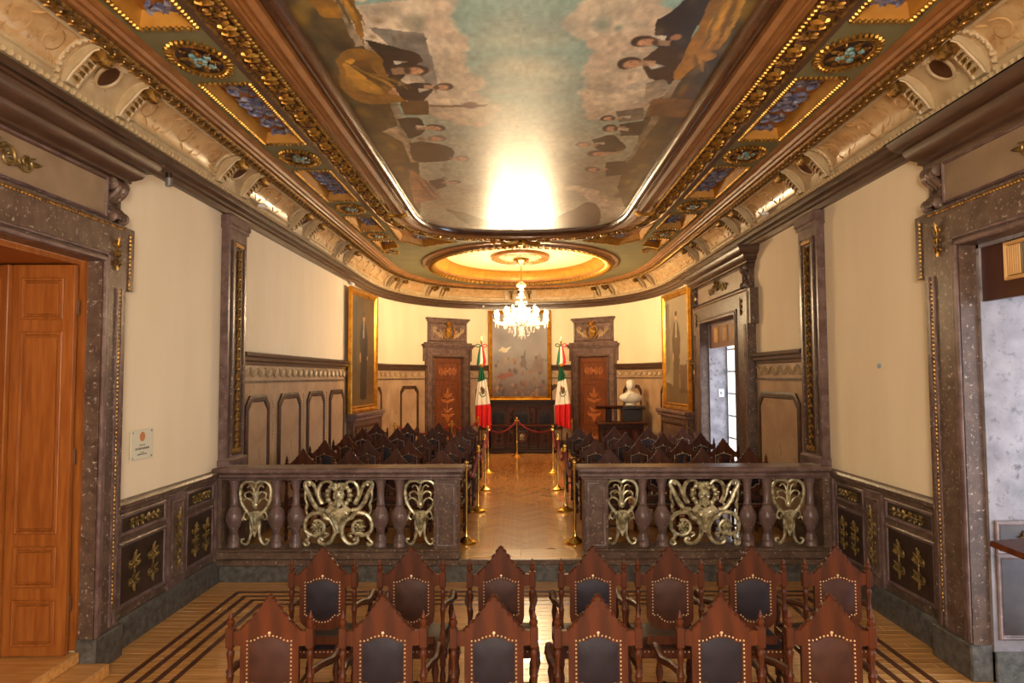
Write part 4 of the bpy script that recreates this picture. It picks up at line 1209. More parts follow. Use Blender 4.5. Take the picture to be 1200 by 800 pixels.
def doorway(name, S, d, z0, jw, proj=.14):
    y0, y1, h = d; c = S((y0 + y1) / 2); w = (y1 - y0) / 2; x, y, nx, ny = wp(c)
    root = bpy.data.objects.new(name, None)
    mb = MB()
    root = struct(name, MB().box(-w - jw, -w, 0, proj, z0 + .28, h).box(w, w + jw, 0, proj, z0 + .28, h).box(-w - jw, w + jw, 0, proj, h, h + .36), 'marble')
    root.location = (x, y, 0); root.rotation_euler.z = rz_of((nx, ny))
    for e in (-1, 1):
        build(MB().box(e * (w - .02), e * (w + jw + .03), 0, proj + .035, z0, z0 + .28, .012), 'plinth', 'stone', root)
        build(MB().box(e * (w + jw - .01), e * (w + jw + .14), 0, proj - .01, h - .20, h + .36, .006), 'ear', 'marble', root)
        build(MB().box(e * w, e * (w + .045), proj, proj + .03, z0 + .28, h + .045, .01).box(e * (w + .06), e * (w + .085), proj, proj + .018, z0 + .28, h + .085, .006), 'inner_moulding', 'marble_red', root)
        bd = MB(); 
        z = z0 + .42
        while z < h - .22: bd.ell((e * (w + jw - .10), proj + .004, z), (.013, .014, .017), 6, 4); z += .036
        z = h - .18
        while z < h + .30: bd.ell((e * (w + jw + .06), proj - .004, z), (.013, .014, .017), 6, 4); z += .036
        build(bd, 'gilt_bead_strip', 'gold_dk', root)
        build(MB().box(e * (w + jw - .14), e * (w + jw - .12), proj, proj + .014, z0 + .3, h - .2).box(e * (w + jw - .075), e * (w + jw - .055), proj, proj + .014, z0 + .3, h - .2), 'bead_fillet', 'marble_red', root)
        fl_ = ob('jamb_flower', flora(.12, .3).mesh('jamb_flower', 'gold_dk'), root, (e * (w + jw * .55), proj, h + .1))
        ob('scroll_bracket', BR, root, (e * (w + jw - .12), .03, h + .57))
    build(MB().box(-w - .085, w + .085, proj, proj + .018, h + .06, h + .085, .006).box(-w - .045, w + .045, proj, proj + .03, h, h + .045, .01), 'lintel_moulding', 'marble_red', root)
    bd = MB(); q = -w - jw + .05
    while q < w + jw - .04: bd.ell((q, proj + .004, h + .33), (.017, .014, .013), 6, 4); q += .036
    build(bd, 'lintel_beads', 'gold_dk', root)
    zt = h + .36
    build(MB().box(-w - jw + .02, w + jw - .02, 0, .09, zt, zt + .42), 'frieze_block', 'marble', root)
    fp = build(MB().box(-w - jw + .26, w + jw - .26, .09, .104, zt + .05, zt + .37, .004), 'frieze_panel', 'marble_dim', root)
    fr = rect_frame(2 * (w + jw) - .48, .36, .03, .03); build(fr, 'frieze_frame', 'marble_red', root, (0, .088, zt + .21))
    build(shell(1.25), 'shell_relief', 'gilt_dull', root, (0, .104, zt + .2))
    W = w + jw; prof = [(0, .36), (.02, .40), (.02, .44), (.05, .455), (.05, .485), (.075, .50), (.11, .53), (.13, .57), (.135, .60), (.17, .61), (.20, .64), (.225, .69), (.23, .735), (.25, .74), (.25, .77), (.20, .785), (0, .80)]
    vs = []; fs = []
    for e, z in prof: z = zt + .33 + (z - .36) * .78 if zt < 3.78 else min(zt + z, 4.5); vs += [(-W - e, 0, z), (-W - e, .09 + e, z), (W + e, .09 + e, z), (W + e, 0, z)]
    for i in range(len(prof) - 1):
        for k in range(3): fs.append((i * 4 + k, i * 4 + k + 1, i * 4 + k + 5, i * 4 + k + 4))
    fs += [(0, 3, 2, 1), tuple(len(vs) - 4 + k for k in range(4))]
    build(MB().add(vs, fs), 'door_cornice', 'cornice', root, smooth=30)
    return root, c, w, h


door_1, *_ = doorway('door_1', sl, LD, 0, .34)
door_2, *_ = doorway('door_2', sr, RD, 0, .46)
door_3, *_ = doorway('door_3', sr, FD, ZD, .56)
# reveals, transoms and folding leaves
def raised_panel(w, h, d=.012):
    return MB().join(rect_frame(w, h, .028, d)).prism([(-w / 2 + .04, -h / 2 + .04), (w / 2 - .04, -h / 2 + .04), (w / 2 - .04, h / 2 - .04), (-w / 2 + .04, h / 2 - .04)], -.002, d * .9, .008)


y0, y1, h = LD
# left doorway: honey wood lining, step, folding leaves standing open
def to(o, p): o.parent = p; bpy.context.view_layer.update(); o.matrix_parent_inverse = p.matrix_world.inverted(); return o


to(build(MB().box(-HW - TH, -HW + .02, y0, y0 + .03, .2, h).box(-HW - TH + .02, -HW + .02, y1 - .03, y1, .2, h), 'reveal_lining', 'doorwood'), door_1)
to(build(MB().box(-HW - TH, -HW - .02, y0, y1, h - .04, h), 'reveal_soffit', 'doorwood'), door_1)
to(build(MB().box(-HW - TH - .05, -HW + .30, y0 + .0, y1 - .02, 0, .10, .01), 'door_step', 'plank'), door_1)
to(build(MB().box(-HW - TH - .05, -HW + .05, y0 + .0, y1 - .02, .10, .19, .008), 'threshold', 'plank'), door_1)
def leaf_door(name, w, panels, zb, zt):
    """a door leaf, its width along x from 0 to w, faces +-y"""
    mb = MB(); t = .025
    mb.box(0, w, -t, t, zb, zt, .006); me = mb.mesh(name, 'doorwood')
    return me


def place_leaf(parent, p, ang, w, zb, zt, rows, handle=False):
    o = to(ob('door_leaf', leaf_door('door_leaf', w, rows, zb, zt), None, p, ang), parent)
    for (a, b) in rows:
        me = raised_panel(w - .16, b - a, .018).mesh('raised_panel', 'doorwood')
        for e in (-1, 1):
            q = ob('raised_panel', me, o, (w / 2, e * .025, (a + b) / 2), 0 if e > 0 else PI)
    for z in (zb + .4, (zb + zt) / 2, zt - .35):
        c = build(MB().lathe([(.012, -.06), (.012, .06)], n=8), 'hinge', 'brown_mould', o, (0.0, -.03, z))
    return o


rows = ((2.88, 3.22), (1.16, 2.78), (.74, 1.06), (.28, .64))
place_leaf(door_1, (-HW - .0, 5.46, 0), PI + .03, .50, .2, h - .05, rows)
place_leaf(door_1, (-HW - .52, 5.43, 0), PI - .30, .40, .2, h - .05, rows)
place_leaf(door_1, (-HW - .0, 3.04, 0), PI - .03, .50, .2, h - .05, rows)
place_leaf(door_1, (-HW - .52, 3.07, 0), PI + .30, .40, .2, h - .05, rows)
to(build(MB().box(-HW - TH - .06, -HW - TH - .01, y0 - .1, y1 + .1, .1, h + .1), 'closed_door', 'doorwood'), door_1)

# right doorways: marble reveals, wooden transom with slatted grilles, tall windows behind
def marble_reveal(door, d, z0, TH=TH):
    y0, y1, h = d
    for yy, sg in ((y0, 1), (y1, -1)):
        r = to(build(MB().box(HW + .0, HW + TH, yy, yy + sg * .03, z0, h), 'reveal_slab', 'marble_blue'), door)
        for (a, b, nm) in ((1.02, 1.22, 'frieze_panel'), (.36, .96, 'lower_panel')) if z0 == 0 else ():
            me = MB().box(-.38, .38, 0, .01, -(b - a) / 2, (b - a) / 2).mesh(nm, 'marble_panel')
            p = to(ob(nm, me, None, (HW + .455, yy + sg * .03, z0 + (a + b) / 2), 0 if sg > 0 else PI), door)
            ob('panel_frame', rect_frame(.84, b - a + .06, .04, .02).mesh('panel_frame', 'marble_red'), p)
            ob('gilt_flowers', (flora_h(.5, .12) if b - a < .3 else flora(.24, .44)).mesh('gilt_flowers', 'gilt_dull'), p, (0, .01, 0))
        to(build(MB().box(HW + .0, HW + TH, yy, yy + sg * .05, z0, z0 + .24, .006), 'base_stone', 'stone'), door)
    to(build(MB().box(HW + .0, HW + TH, y0, y1, h - .03, h), 'reveal_soffit', 'marble_blue'), door)


def grille(w, h, n, split=None):
    fr = rect_frame(w, h, .03, .022)
    sl_ = MB().box(-w / 2 + .02, w / 2 - .02, -.004, .0, -h / 2 + .02, h / 2 - .02)
    return fr, n


marble_reveal(door_2, RD, 0); marble_reveal(door_3, FD, ZD, .34)
to(build(MB().box(HW + .02, HW + .06, RD[0], RD[1], 2.98, RD[2]), 'transom_board', 'transom'), door_2)
to(build(MB().box(HW + .02, HW + .06, FD[0], FD[1], 2.92, FD[2]), 'transom_board', 'transom2'), door_3)
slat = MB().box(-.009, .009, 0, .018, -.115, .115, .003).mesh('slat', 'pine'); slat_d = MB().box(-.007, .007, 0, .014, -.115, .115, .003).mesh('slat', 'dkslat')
def vent(door, yc, zc, w, h, n, split, nm):
    g = to(ob(nm, MB().box(-w / 2 + .02, w / 2 - .02, 0, .004, -h / 2 + .02, h / 2 - .02).mesh(nm, 'brown_mould'), None, (HW + .02, yc, zc), PI / 2), door)
    ob('grille_frame', rect_frame(w, h, .032, .026).mesh('grille_frame', 'pine'), g)
    for i in range(n):
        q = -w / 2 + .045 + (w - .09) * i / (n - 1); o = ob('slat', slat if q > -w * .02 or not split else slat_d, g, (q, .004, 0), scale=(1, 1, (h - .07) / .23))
    return g


vent(door_2, 4.975, 3.255, .34, .29, 12, True, 'vent_grille')
for yy in (11.62, 12.15, 12.68): vent(door_3, yy, 3.16, .24, .28, 7, False, 'vent_grille')


def window(name, d, z0, x):
    y0, y1, h = d
    w = struct(name, MB().box(x - .03, x + .03, y0, y0 + .07, z0, h).box(x - .03, x + .03, y1 - .07, y1, z0, h).box(x - .03, x + .03, y0 + .07, y1 - .07, z0, z0 + .1).box(x - .03, x + .03, y0 + .07, y1 - .07, h - .08, h).box(x - .03, x + .03, (y0 + y1) / 2 - .05, (y0 + y1) / 2 + .05, z0 + .1, h - .08), 'bar', 0)
    n = 7
    for i in range(1, n):
        z = z0 + .1 + (h - .18 - z0) * i / n; build(MB().box(x - .015, x + .015, y0 + .07, y1 - .07, z - .016, z + .016), 'glazing_bar', 'bar', w, smooth=0)
    for k in (.25, .75):
        yy = y0 + (y1 - y0) * k; build(MB().box(x - .015, x + .015, yy - .014, yy + .014, z0 + .1, h - .08), 'glazing_bar', 'bar', w, smooth=0)
    build(MB().box(x - .002, x + .002, y0 + .07, y1 - .07, z0 + .1, h - .08), 'pane', 'glass', w, smooth=0)
    return w


window('window_1', RD, 0.0, HW + TH - .06); window('window_2', FD, ZD, HW + .37)


# two windows added to the unseen back wall to admit the fill light
for nm, x0, x1 in (('added_window_1', -2.9, -.5), ('added_window_2', .5, 2.9)):
    y = YB - .18; xm = (x0 + x1) / 2
    w_ = struct(nm, MB().box(x0, x0 + .07, y - .03, y + .03, .7, 3.5).box(x1 - .07, x1, y - .03, y + .03, .7, 3.5).box(x0 + .07, x1 - .07, y - .03, y + .03, .7, .78).box(x0 + .07, x1 - .07, y - .03, y + .03, 3.42, 3.5).box(xm - .05, xm + .05, y - .03, y + .03, .78, 3.42), 'bar', 0)
    for i in range(1, 4): build(MB().box(x0 + .07, x1 - .07, y - .015, y + .015, .78 + .66 * i - .016, .78 + .66 * i + .016), 'glazing_bar', 'bar', w_, smooth=0)
    build(MB().box(x0 + .07, x1 - .07, y - .002, y + .002, .78, 3.42), 'pane', 'glass', w_, smooth=0)


# apse doors: marble surround, carved leaf, crested panel above
def carved_leaf_relief(w, h):
    mb = MB(); mb.join(flora(w * .7, h * .8)); return mb


def apse_door(name, s):
    x, y, nx, ny = wp(s, .5); w, H = .50, 2.96 - ZD
    root = struct(name, MB().box(-w - .26, -w, -.35, .10, 0, H + .0).box(w, w + .26, -.35, .10, 0, H).box(-w - .26, w + .26, -.35, .10, H, H + .26), 'marble_red')
    root.location = (x + nx * .07, y + ny * .07, ZD); root.rotation_euler.z = rz_of((nx, ny))
    for e in (-1, 1):
        build(MB().box(e * (w + .25), e * (w + .33), -.35, .085, H - .12, H + .26, .006), 'ear', 'marble_red', root)
        build(MB().box(e * w, e * (w + .05), .1, .13, 0, H + .05, .01).box(e * (w + .19), e * (w + .24), .1, .125, .28, H + .2, .008), 'moulding', 'marble', root)
        build(MB().box(e * (w - .01), e * (w + .29), 0, .15, 0, .26, .01), 'plinth', 'marble', root)
    build(MB().box(-w - .05, w + .05, .1, .13, H, H + .05, .01), 'lintel_moulding', 'marble', root)
    build(MB().box(-w - .34, w + .34, -.35, .16, H + .26, H + .31, .01).box(-w - .38, w + .38, -.35, .20, H + .31, H + .37, .012).box(-w - .30, w + .30, -.35, .14, H + .37, H + .42, .01), 'lower_cornice', 'marble_red', root)
    build(MB().box(-w - .16, w + .16, -.35, .08, H + .42, H + 1.02), 'crest_panel', 'marble_red', root)
    build(MB().box(-w - .19, w + .19, -.35, .12, H + 1.02, H + 1.07, .01).box(-w - .23, w + .23, -.35, .15, H + 1.07, H + 1.13, .012), 'upper_cornice', 'marble_red', root)
    build(rect_frame(2 * w + .26, .54, .04, .03), 'crest_frame', 'marble', root, (0, .08, H + .72))
    cr = MB(); z0 = H + .72
    cr.prism([(.11 * math.cos(2 * PI * i / 16), z0 + .16 * math.sin(2 * PI * i / 16)) for i in range(16)], .08, .13, .02)
    for e in (-1, 1):
        cr.tube(bez([(e * .03, .12, z0 - .2), (e * .17, .12, z0 - .12), (e * .19, .12, z0 + .05), (e * .12, .12, z0 + .2)], 5), .016, 6)
    for i in range(7): cr.leaf((0, .1, z0 + .16), (.13 * math.sin((i - 3) * .4), .15, z0 + .2 + .13 * math.cos((i - 3) * .4)), .026, (0, 1, 0), .02)
    cr.ell((0, .14, z0 + .03), (.05, .03, .07), 8, 6); cr.ell((0, .14, z0 - .07), (.04, .025, .04), 8, 6)
    build(cr, 'gilded_crest', 'gold', root)
    sc_ = MB()
    for e in (-1, 1):
        sc_.spiral((e * .30, z0 - .06), .10, .03, PI / 2, 1.4, .018, .09, 6, 10, e); sc_.spiral((e * .47, z0 + .08), .075, .02, PI, 1.3, .015, .09, 6, 10, -e)
        for k in range(4): sc_.leaf((e * (.2 + .09 * k), .085, z0 - .18 + .05 * k), (e * (.28 + .09 * k), .1, z0 - .05 + .06 * k), .035, (0, 1, 0), .02)
    build(sc_, 'scroll_relief', 'marble_light', root)
    lf = build(MB().box(-w, w, -.05, .01, 0, H, .005), 'door_leaf', 'carvedoor', root)
    for (a, b) in ((.12, .62), (.72, 1.92), (2.02, 2.56)):
        me = raised_panel(2 * w - .16, b - a, .02); p = build(me, 'carved_panel', 'carvedoor', lf, (0, .01, (a + b) / 2))
    rl = MB()
    for (zc, hh) in ((1.32, 1.0),): rl.join(flora(.6, hh), Matrix.Translation((0, .03, zc)))
    for zc in (.37, 2.29): rl.join(flora_h(.66, .3), Matrix.Translation((0, .03, zc)))
    build(rl, 'carved_relief', 'relief_wood', lf)
    build(MB().ell((.42, .04, 1.05), (.022, .03, .022), 8, 6), 'door_knob', 'brass', lf)
    return root


apse_door('door_4', SD1); apse_door('door_5', SD2)

# ================================================================ balustrades
bal_prof = [(.074, 0), (.074, .03), (.066, .045), (.072, .07), (.066, .10), (.05, .13), (.047, .17), (.055, .185), (.05, .20), (.075, .245), (.096, .30), (.101, .345), (.088, .40), (.06, .45), (.046, .475), (.054, .49), (.045, .505), (.041, .60), (.043, .68), (.05, .70), (.046, .715), (.058, .75), (.066, .77), (.066, .80)]
bal_me = MB().lathe(bal_prof, n=18).mesh('baluster', 'marble_red', 50)


def strokes(mb, L, k, cx, base, r, y=0.0, n=7, mirror=True):
    """scroll strokes given as lists of (u, v) sketch points, mirrored about cx"""
    for pts, a, b in L:
        for e in ((1, -1) if mirror else (1,)):
            P = bez([(e * (u - cx) * k, y, (base - v) * k) for u, v in pts], 5)
            mb.tube(P, taper(len(P), a * r, b * r), n)


def large_ornament():
    k, cx, b = .001544, 372, 660; r = .001544; mb = MB()
    S = [([(418, 168), (448, 136), (490, 142), (520, 180), (529, 240), (512, 290), (498, 318)], 11, 15),
         ([(478, 372), (528, 360), (575, 300), (604, 230), (626, 190), (633, 156), (612, 134), (590, 150), (604, 170)], 17, 11),
         ([(505, 320), (536, 250), (560, 180), (588, 146), (616, 140)], 13, 11),
         ([(626, 190), (630, 270), (612, 330), (622, 370), (612, 405)], 9, 6),
         ([(482, 425), (432, 452), (402, 510), (404, 578), (438, 630), (488, 645), (522, 622), (514, 596), (492, 600)], 17, 10),
         ([(462, 440), (506, 394), (578, 400), (624, 448), (630, 520), (594, 562), (530, 574), (490, 540), (486, 492), (520, 456), (562, 458)], 15, 10),
         ([(606, 560), (600, 590), (618, 612), (636, 634), (618, 654), (598, 640), (606, 624)], 12, 8),
         ([(478, 590), (452, 566), (500, 552), (560, 556)], 8, 8)]
    strokes(mb, S, k, cx, b, r * 1.22)
    for e in (-1, 1):
        x, z = e * (540 - cx) * k, (b - 506) * k
        for i in range(8):
            a = 2 * PI * i / 8; mb.leaf((x + .012 * math.cos(a), .0, z + .012 * math.sin(a)), (x + .07 * math.cos(a), .02, z + .07 * math.sin(a)), .026, (0, 1, 0), .02); mb.leaf((x, -.0, z), (x + .07 * math.cos(a), -.02, z + .07 * math.sin(a)), .026, (0, -1, 0), .02)
        mb.ell((x, 0, z), (.026, .04, .026), 8, 6)
        mb.ell((e * (495 - cx) * k, 0, (b - 608) * k), (.022, .022, .022), 8, 6); mb.ell((e * (622 - cx) * k, 0, (b - 350) * k), (.016, .016, .05), 8, 6)
        mb.ell((e * (596 - cx) * k, 0, (b - 158) * k), (.022, .022, .022), 8, 6)
        for i in range(6):                    # ruffled collar
            a = -.9 + i * .44; mb.ell((e * (372 + 86 * math.cos(a) - cx + 4) * k, 0, (b - 250 + 86 * math.sin(a)) * k), (.036, .026, .034), 8, 5)
    poly = [(270, 372), (318, 322), (345, 350), (372, 356), (399, 350), (426, 322), (476, 372), (440, 420), (408, 462), (392, 520), (384, 546), (372, 556), (360, 546), (352, 520), (336, 462), (304, 420)]
    pts = [((u - cx) * k, (b - v) * k) for u, v in poly]
    mb.prism(pts, -.022, .022, .008)
    for e in (-1, 1):
        for fy in (-1, 1):
            mb.leaf((0, fy * .02, (b - 540) * k), (e * .10, fy * .03, (b - 380) * k), .035, (0, fy, 0), .022); mb.leaf((e * .03, fy * .02, (b - 450) * k), (e * .14, fy * .02, (b - 375) * k), .028, (0, fy, 0), .02)
            mb.spiral((e * .075, (b - 400) * k), .035, .012, 0, 1.2, .010, fy * .028, 5, 9, e)
    # mask: head, nose, brow, cheeks, beard, leafy headdress
    hz = (b - 250) * k
    mb.ell((0, 0, hz), (.070, .052, .092), 12, 9)
    for fy in (-1, 1):
        mb.ell((0, fy * .056, hz - .002), (.013, .022, .030), 7, 5); mb.ell((0, fy * .056, hz - .024), (.021, .018, .013), 7, 5); mb.ell((0, fy * .045, hz - .052), (.030, .016, .009), 7, 5)
        for e in (-1, 1):
            mb.ell((e * .030, fy * .044, hz + .016), (.014, .012, .009), 7, 5); mb.ell((e * .036, fy * .040, hz - .022), (.022, .018, .022), 7, 5); mb.ell((e * .028, fy * .050, hz + .036), (.027, .013, .008), 7, 4)
        mb.leaf((0, fy * .034, hz - .06), (0, fy * .05, hz - .16), .045, (0, fy, 0), .022)
        for e in (-1, 1): mb.leaf((e * .02, fy * .03, hz - .06), (e * .07, fy * .04, hz - .14), .03, (0, fy, 0), .02)
        for i in range(5):
            an = (i - 2) * .42; mb.leaf((.05 * math.sin(an), fy * .012, hz + .06), (.13 * math.sin(an), fy * .02, hz + .075 + .085 * math.cos(an)), .032, (0, fy, 0), .022)
    return mb


def small_ornament():
    k, cx, b = .002316, 215, 525; r = k * 1.15; mb = MB()
    S = [([(217, 196), (238, 184), (270, 190), (291, 215), (294, 258), (282, 305), (258, 342), (232, 366)], 7, 8),
         ([(232, 362), (238, 410), (236, 455), (244, 492), (262, 514), (282, 508), (284, 490), (270, 488)], 8, 5),
         ([(220, 300), (224, 262), (246, 240), (270, 250), (268, 268)], 5, 4), ([(222, 325), (236, 288), (262, 274), (280, 288)], 5, 4), ([(222, 290), (228, 225), (244, 208), (258, 218)], 4, 3),
         ([(262, 338), (276, 372), (262, 388)], 5, 4)]
    strokes(mb, S, k, cx, b, r)
    pts = [((u - cx) * k, (b - v) * k) for u, v in ((178, 345), (252, 345), (240, 400), (226, 450), (218, 474), (212, 474), (204, 450), (190, 400))]
    mb.prism(pts, -.022, .022, .008)
    for fy in (-1, 1):
        for e in (-1, 0, 1): mb.leaf((e * .012, fy * .018, (b - 440) * k), (e * .06, fy * .03, (b - 345) * k), .03, (0, fy, 0), .02)
        for e in (-1, 1):
            mb.leaf((e * .03, fy * .0, (b - 340) * k), (e * .10, fy * .02, (b - 385) * k), .026, (0, fy, 0), .02)
        mb.leaf((0, fy * .004, (b - 330) * k), (0, fy * .004, (b - 190) * k), .030, (0, fy, 0), .025)
    mb.ell((0, 0, (b - 310) * k), (.04, .032, .045), 9, 6); mb.ell((0, 0, (b - 350) * k), (.085, .035, .024), 10, 6)
    for e in (-1, 1): mb.ell((e * .16, 0, (b - 382) * k), (.02, .016, .026), 7, 5)
    return mb


def low(mb, k): mb.v = [(x, y, z * k) for x, y, z in mb.v]; return mb


LO, SO = low(large_ornament(), .945).mesh('large_bronze_cartouche', 'bronze'), low(small_ornament(), .975).mesh('small_bronze_lyre', 'bronze')


def balustrade(sgn, label):
    """x given for the left one; the right one mirrors it about the aisle"""
    f = (lambda x: x) if sgn < 0 else (lambda x: -x - .05)
    t = thing('balustrade', label, 'balustrade', (0, 8.13, 0))
    def bx(a, b, *r): a, b = f(a), f(b); return (min(a, b), max(a, b)) + r
    b = MB().box(*bx(-HW, -.74, -.17, .17, .20, .27), .012).box(*bx(-HW, -.76, -.15, .15, .27, .36), .01).box(*bx(-HW, -.75, -.16, .16, .36, .39), .01)
    build(b, 'base_rail', 'marble', t)
    c = MB().box(*bx(-HW, -.74, -.13, .13, 1.19, 1.215), .008).box(*bx(-HW, -.72, -.16, .16, 1.215, 1.27), .016).box(*bx(-HW, -.69, -.19, .19, 1.27, 1.335), .018)
    build(c, 'top_rail', 'marble_red', t)
    p = build(MB().box(*bx(-1.05, -.76, -.13, .13, .385, 1.195), .008), 'end_pier', 'marble', t)
    for y, rz in ((-.13, PI), (.13, 0)): ob('pier_panel', rect_frame(.22, .74, .03, .015).mesh('pier_panel', 'marble_red'), p, (f(-.905), y, .79), rz)
    build(MB().box(*bx(-HW, -3.56, -.11, .11, .385, 1.195)), 'wall_pier', 'marble', t)
    for x in (-3.455, -2.945, -2.715, -1.70, -1.475): ob('baluster', bal_me, t, (f(x), 0, .39))
    for x in (-3.20, -1.225): ob('small_bronze_lyre', SO, t, (f(x), 0, .392))
    ob('large_bronze_cartouche', LO, t, (f(-2.205), 0, .392))
    return t


balustrade(-1, 'purple-brown marble balustrade with gilt scrollwork on the left of the aisle')
balustrade(1, 'purple-brown marble balustrade with gilt scrollwork on the right of the aisle')

# ================================================================ chairs
KZ = 1.03


def half(pts): return [(x, z) for x, z in pts] + [(-x, z) for x, z in reversed(pts) if x > 0]


back_out = half([(0, .60), (.06, .603), (.12, .622), (.155, .655), (.162, .69), (.162, .895), (.205, .90), (.205, .972), (.160, .976), (.152, .992), (.135, .998), (.128, 1.014), (.112, 1.02), (.092, 1.052), (.080, 1.058), (.060, 1.092), (.048, 1.098), (.032, 1.128), (.020, 1.134), (.012, 1.152), (0, 1.155)])
pad_out = half([(0, .655), (.03, .657), (.055, .668), (.075, .69), (.085, .702), (.122, .70), (.122, .78), (.122, .85), (.122, .925), (.09, .925), (.06, .942), (.03, .950), (0, .952)])


def chair_parts():
    Y = -.25; R = {}
    mb = MB().prism(back_out, Y - .016, Y + .016, .005); R['back_board'] = mb
    t = MB(); cr = [(x, z) for x, z in back_out if z > .974]
    for i, (x, z) in enumerate(cr): t.ell((x, Y - .002, z), ((.0125, .02, .0125), (.008, .019, .008))[i % 2], 7, 5)
    R['crest_carving'] = t
    p = MB()
    for s in (-1, 1): p.dome(pad_out if s > 0 else pad_out, Y + s * .012, s * .022, 3)
    R['leather_back'] = p
    st = MB()
    n = len(pad_out); L = [0]
    for i in range(n): L.append(L[-1] + math.dist(pad_out[i], pad_out[(i + 1) % n]))
    N = 46
    for k in range(N):
        s = L[-1] * k / N; i = max(j for j in range(n) if L[j] <= s); q = (s - L[i]) / (L[i + 1] - L[i] + 1e-9); a, b = pad_out[i], pad_out[(i + 1) % n]
        for e in (-1, 1): st.ell((a[0] + (b[0] - a[0]) * q, Y + e * .019, a[1] + (b[1] - a[1]) * q), (.0056, .005, .0056), 5, 3)
    st.ell((0, Y - .02, .966), (.009, .006, .009), 6, 4); R['brass_studs'] = st
    lo = MB().box(-.165, .165, Y - .012, Y + .012, .50, .555, .004); R['lower_rail'] = lo
    for nm, s in (('l', -1), ('r', 1)):
        x = s * .222; m = MB().box(x - .02, x + .02, Y - .02, Y + .02, .44, .575, .004).box(x - .022, x + .022, Y - .022, Y + .022, .885, .99, .004)
        m.lathe([(.016, .57), (.021, .58), (.013, .60), (.017, .62), (.013, .66), (.018, .72), (.022, .735), (.014, .75), (.013, .79), (.019, .84), (.022, .855), (.014, .87), (.02, .888)], (x, Y, 0), 9)
        m.lathe([(.02, .985), (.013, .995), (.021, 1.01), (.022, 1.02), (.012, 1.032), (.016, 1.042), (.009, 1.055), (.004, 1.075), (.001, 1.08)], (x, Y, 0), 9); R['post_' + nm] = m
        g = MB().box(x - .02, x + .02, Y - .02, Y + .02, .36, .45, .004).box(x - .02, x + .02, Y - .02, Y + .02, .09, .16, .004)
        g.lathe([(.015, 0), (.022, .015), (.022, .05), (.014, .08), (.02, .10)], (x, Y, 0), 9).lathe([(.016, .15), (.021, .18), (.014, .21), (.022, .28), (.014, .33), (.02, .365)], (x, Y, 0), 9); R['rear_leg_' + nm] = g
        X = s * .238; F = .235
        g = MB().box(X - .021, X + .021, F - .021, F + .021, .36, .47, .004).box(X - .021, X + .021, F - .021, F + .021, .09, .16, .004)
        g.lathe([(.015, 0), (.024, .015), (.024, .05), (.015, .08), (.02, .10)], (X, F, 0), 9).lathe([(.016, .15), (.022, .18), (.014, .21), (.024, .28), (.014, .33), (.02, .365)], (X, F, 0), 9); R['front_leg_' + nm] = g
        a = MB().lathe([(.018, .465), (.022, .48), (.014, .50), (.024, .56), (.014, .62), (.02, .65), (.02, .67)], (X, F - .01, 0), 9); R['arm_support_' + nm] = a
        P = bez([(s * .225, Y, .755), (s * .242, -.10, .735), (s * .252, .08, .69), (s * .25, .24, .695), (s * .248, .305, .675), (s * .248, .30, .645)], 4)
        a = MB().tube(P, taper(len(P), .021, .030, .024), 8); a.ell((s * .248, .285, .652), (.034, .026, .026), 9, 6); R['arm_' + nm] = a
    R['seat_rail'] = MB().box(-.252, .252, -.262, .262, .405, .468, .008).prism(half([(0, .37), (.05, .362), (.12, .385), (.18, .37), (.225, .40), (.225, .41)]), .235, .252)
    se = MB(); rows = 6
    vs = []; fs = []
    for i in range(rows + 1):
        for j in range(rows + 1):
            u, v = i / rows * 2 - 1, j / rows * 2 - 1; vs.append((u * .246, -.01 + v * .248, .468 + .042 * (1 - abs(u) ** 4) ** .5 * (1 - abs(v) ** 4) ** .5))
    for i in range(rows):
        for j in range(rows): a = i * (rows + 1) + j; fs.append((a, a + rows + 1, a + rows + 2, a + 1))
    R['seat'] = se.add(vs, fs)
    ss = MB()
    for i in range(18):
        q = -.238 + .476 * i / 17
        for yy in (-.266, .264): ss.ell((q, yy, .455), (.0055, .005, .0055), 5, 3)
        for xx in (-.256, .256): ss.ell((xx, q * .95, .455), (.005, .0055, .0055), 5, 3)
    R['seat_studs'] = ss
    R['stretcher'] = MB().tube([(-.24, -.22, .125), (-.238, 0, .125), (-.238, .22, .125)], .014, 7).tube([(.24, -.22, .125), (.238, 0, .125), (.238, .22, .125)], .014, 7).tube([(-.238, 0, .125), (.238, 0, .125)], [.014, .014], 7).ell((0, 0, .125), (.03, .024, .024), 8, 6)
    return R


PARTS = chair_parts()
NAMES = {'post_l': 'back_post', 'post_r': 'back_post', 'rear_leg_l': 'leg', 'rear_leg_r': 'leg', 'front_leg_l': 'leg', 'front_leg_r': 'leg', 'arm_l': 'armrest', 'arm_r': 'armrest', 'arm_support_l': 'arm_support', 'arm_support_r': 'arm_support'}
MT = {'leather_back': 'leather_', 'seat': 'leather_', 'brass_studs': 'stud', 'seat_studs': 'stud'}
CH = {}
for key, mb in PARTS.items():
    for (x, y, z) in (): pass
    for kind in 'bn':
        m = MT.get(key, 'mahog'); nm = NAMES.get(key, key)
        if m == 'leather_': CH[key, kind] = mb.mesh(nm, m + kind)
        elif kind == 'b': CH[key, 'b'] = mb.mesh(nm, m)
        else: CH[key, 'n'] = CH[key, 'b']
chair_proto = {}


def chair(x, y, z, rz, kind, label, group):
    loc = (x, y, z)
    if kind in chair_proto: t = copy_thing(chair_proto[kind], loc, rz, label, group)
    else:
        t = thing('carved_armchair', label, 'chair', loc, rz, group); chair_proto[kind] = t
        for key in PARTS:
            o = ob(NAMES.get(key, key), CH[key, kind], t)
            if 'studs' in key: o['kind'] = 'stuff'
    t.scale = (1, 1, KZ); return t


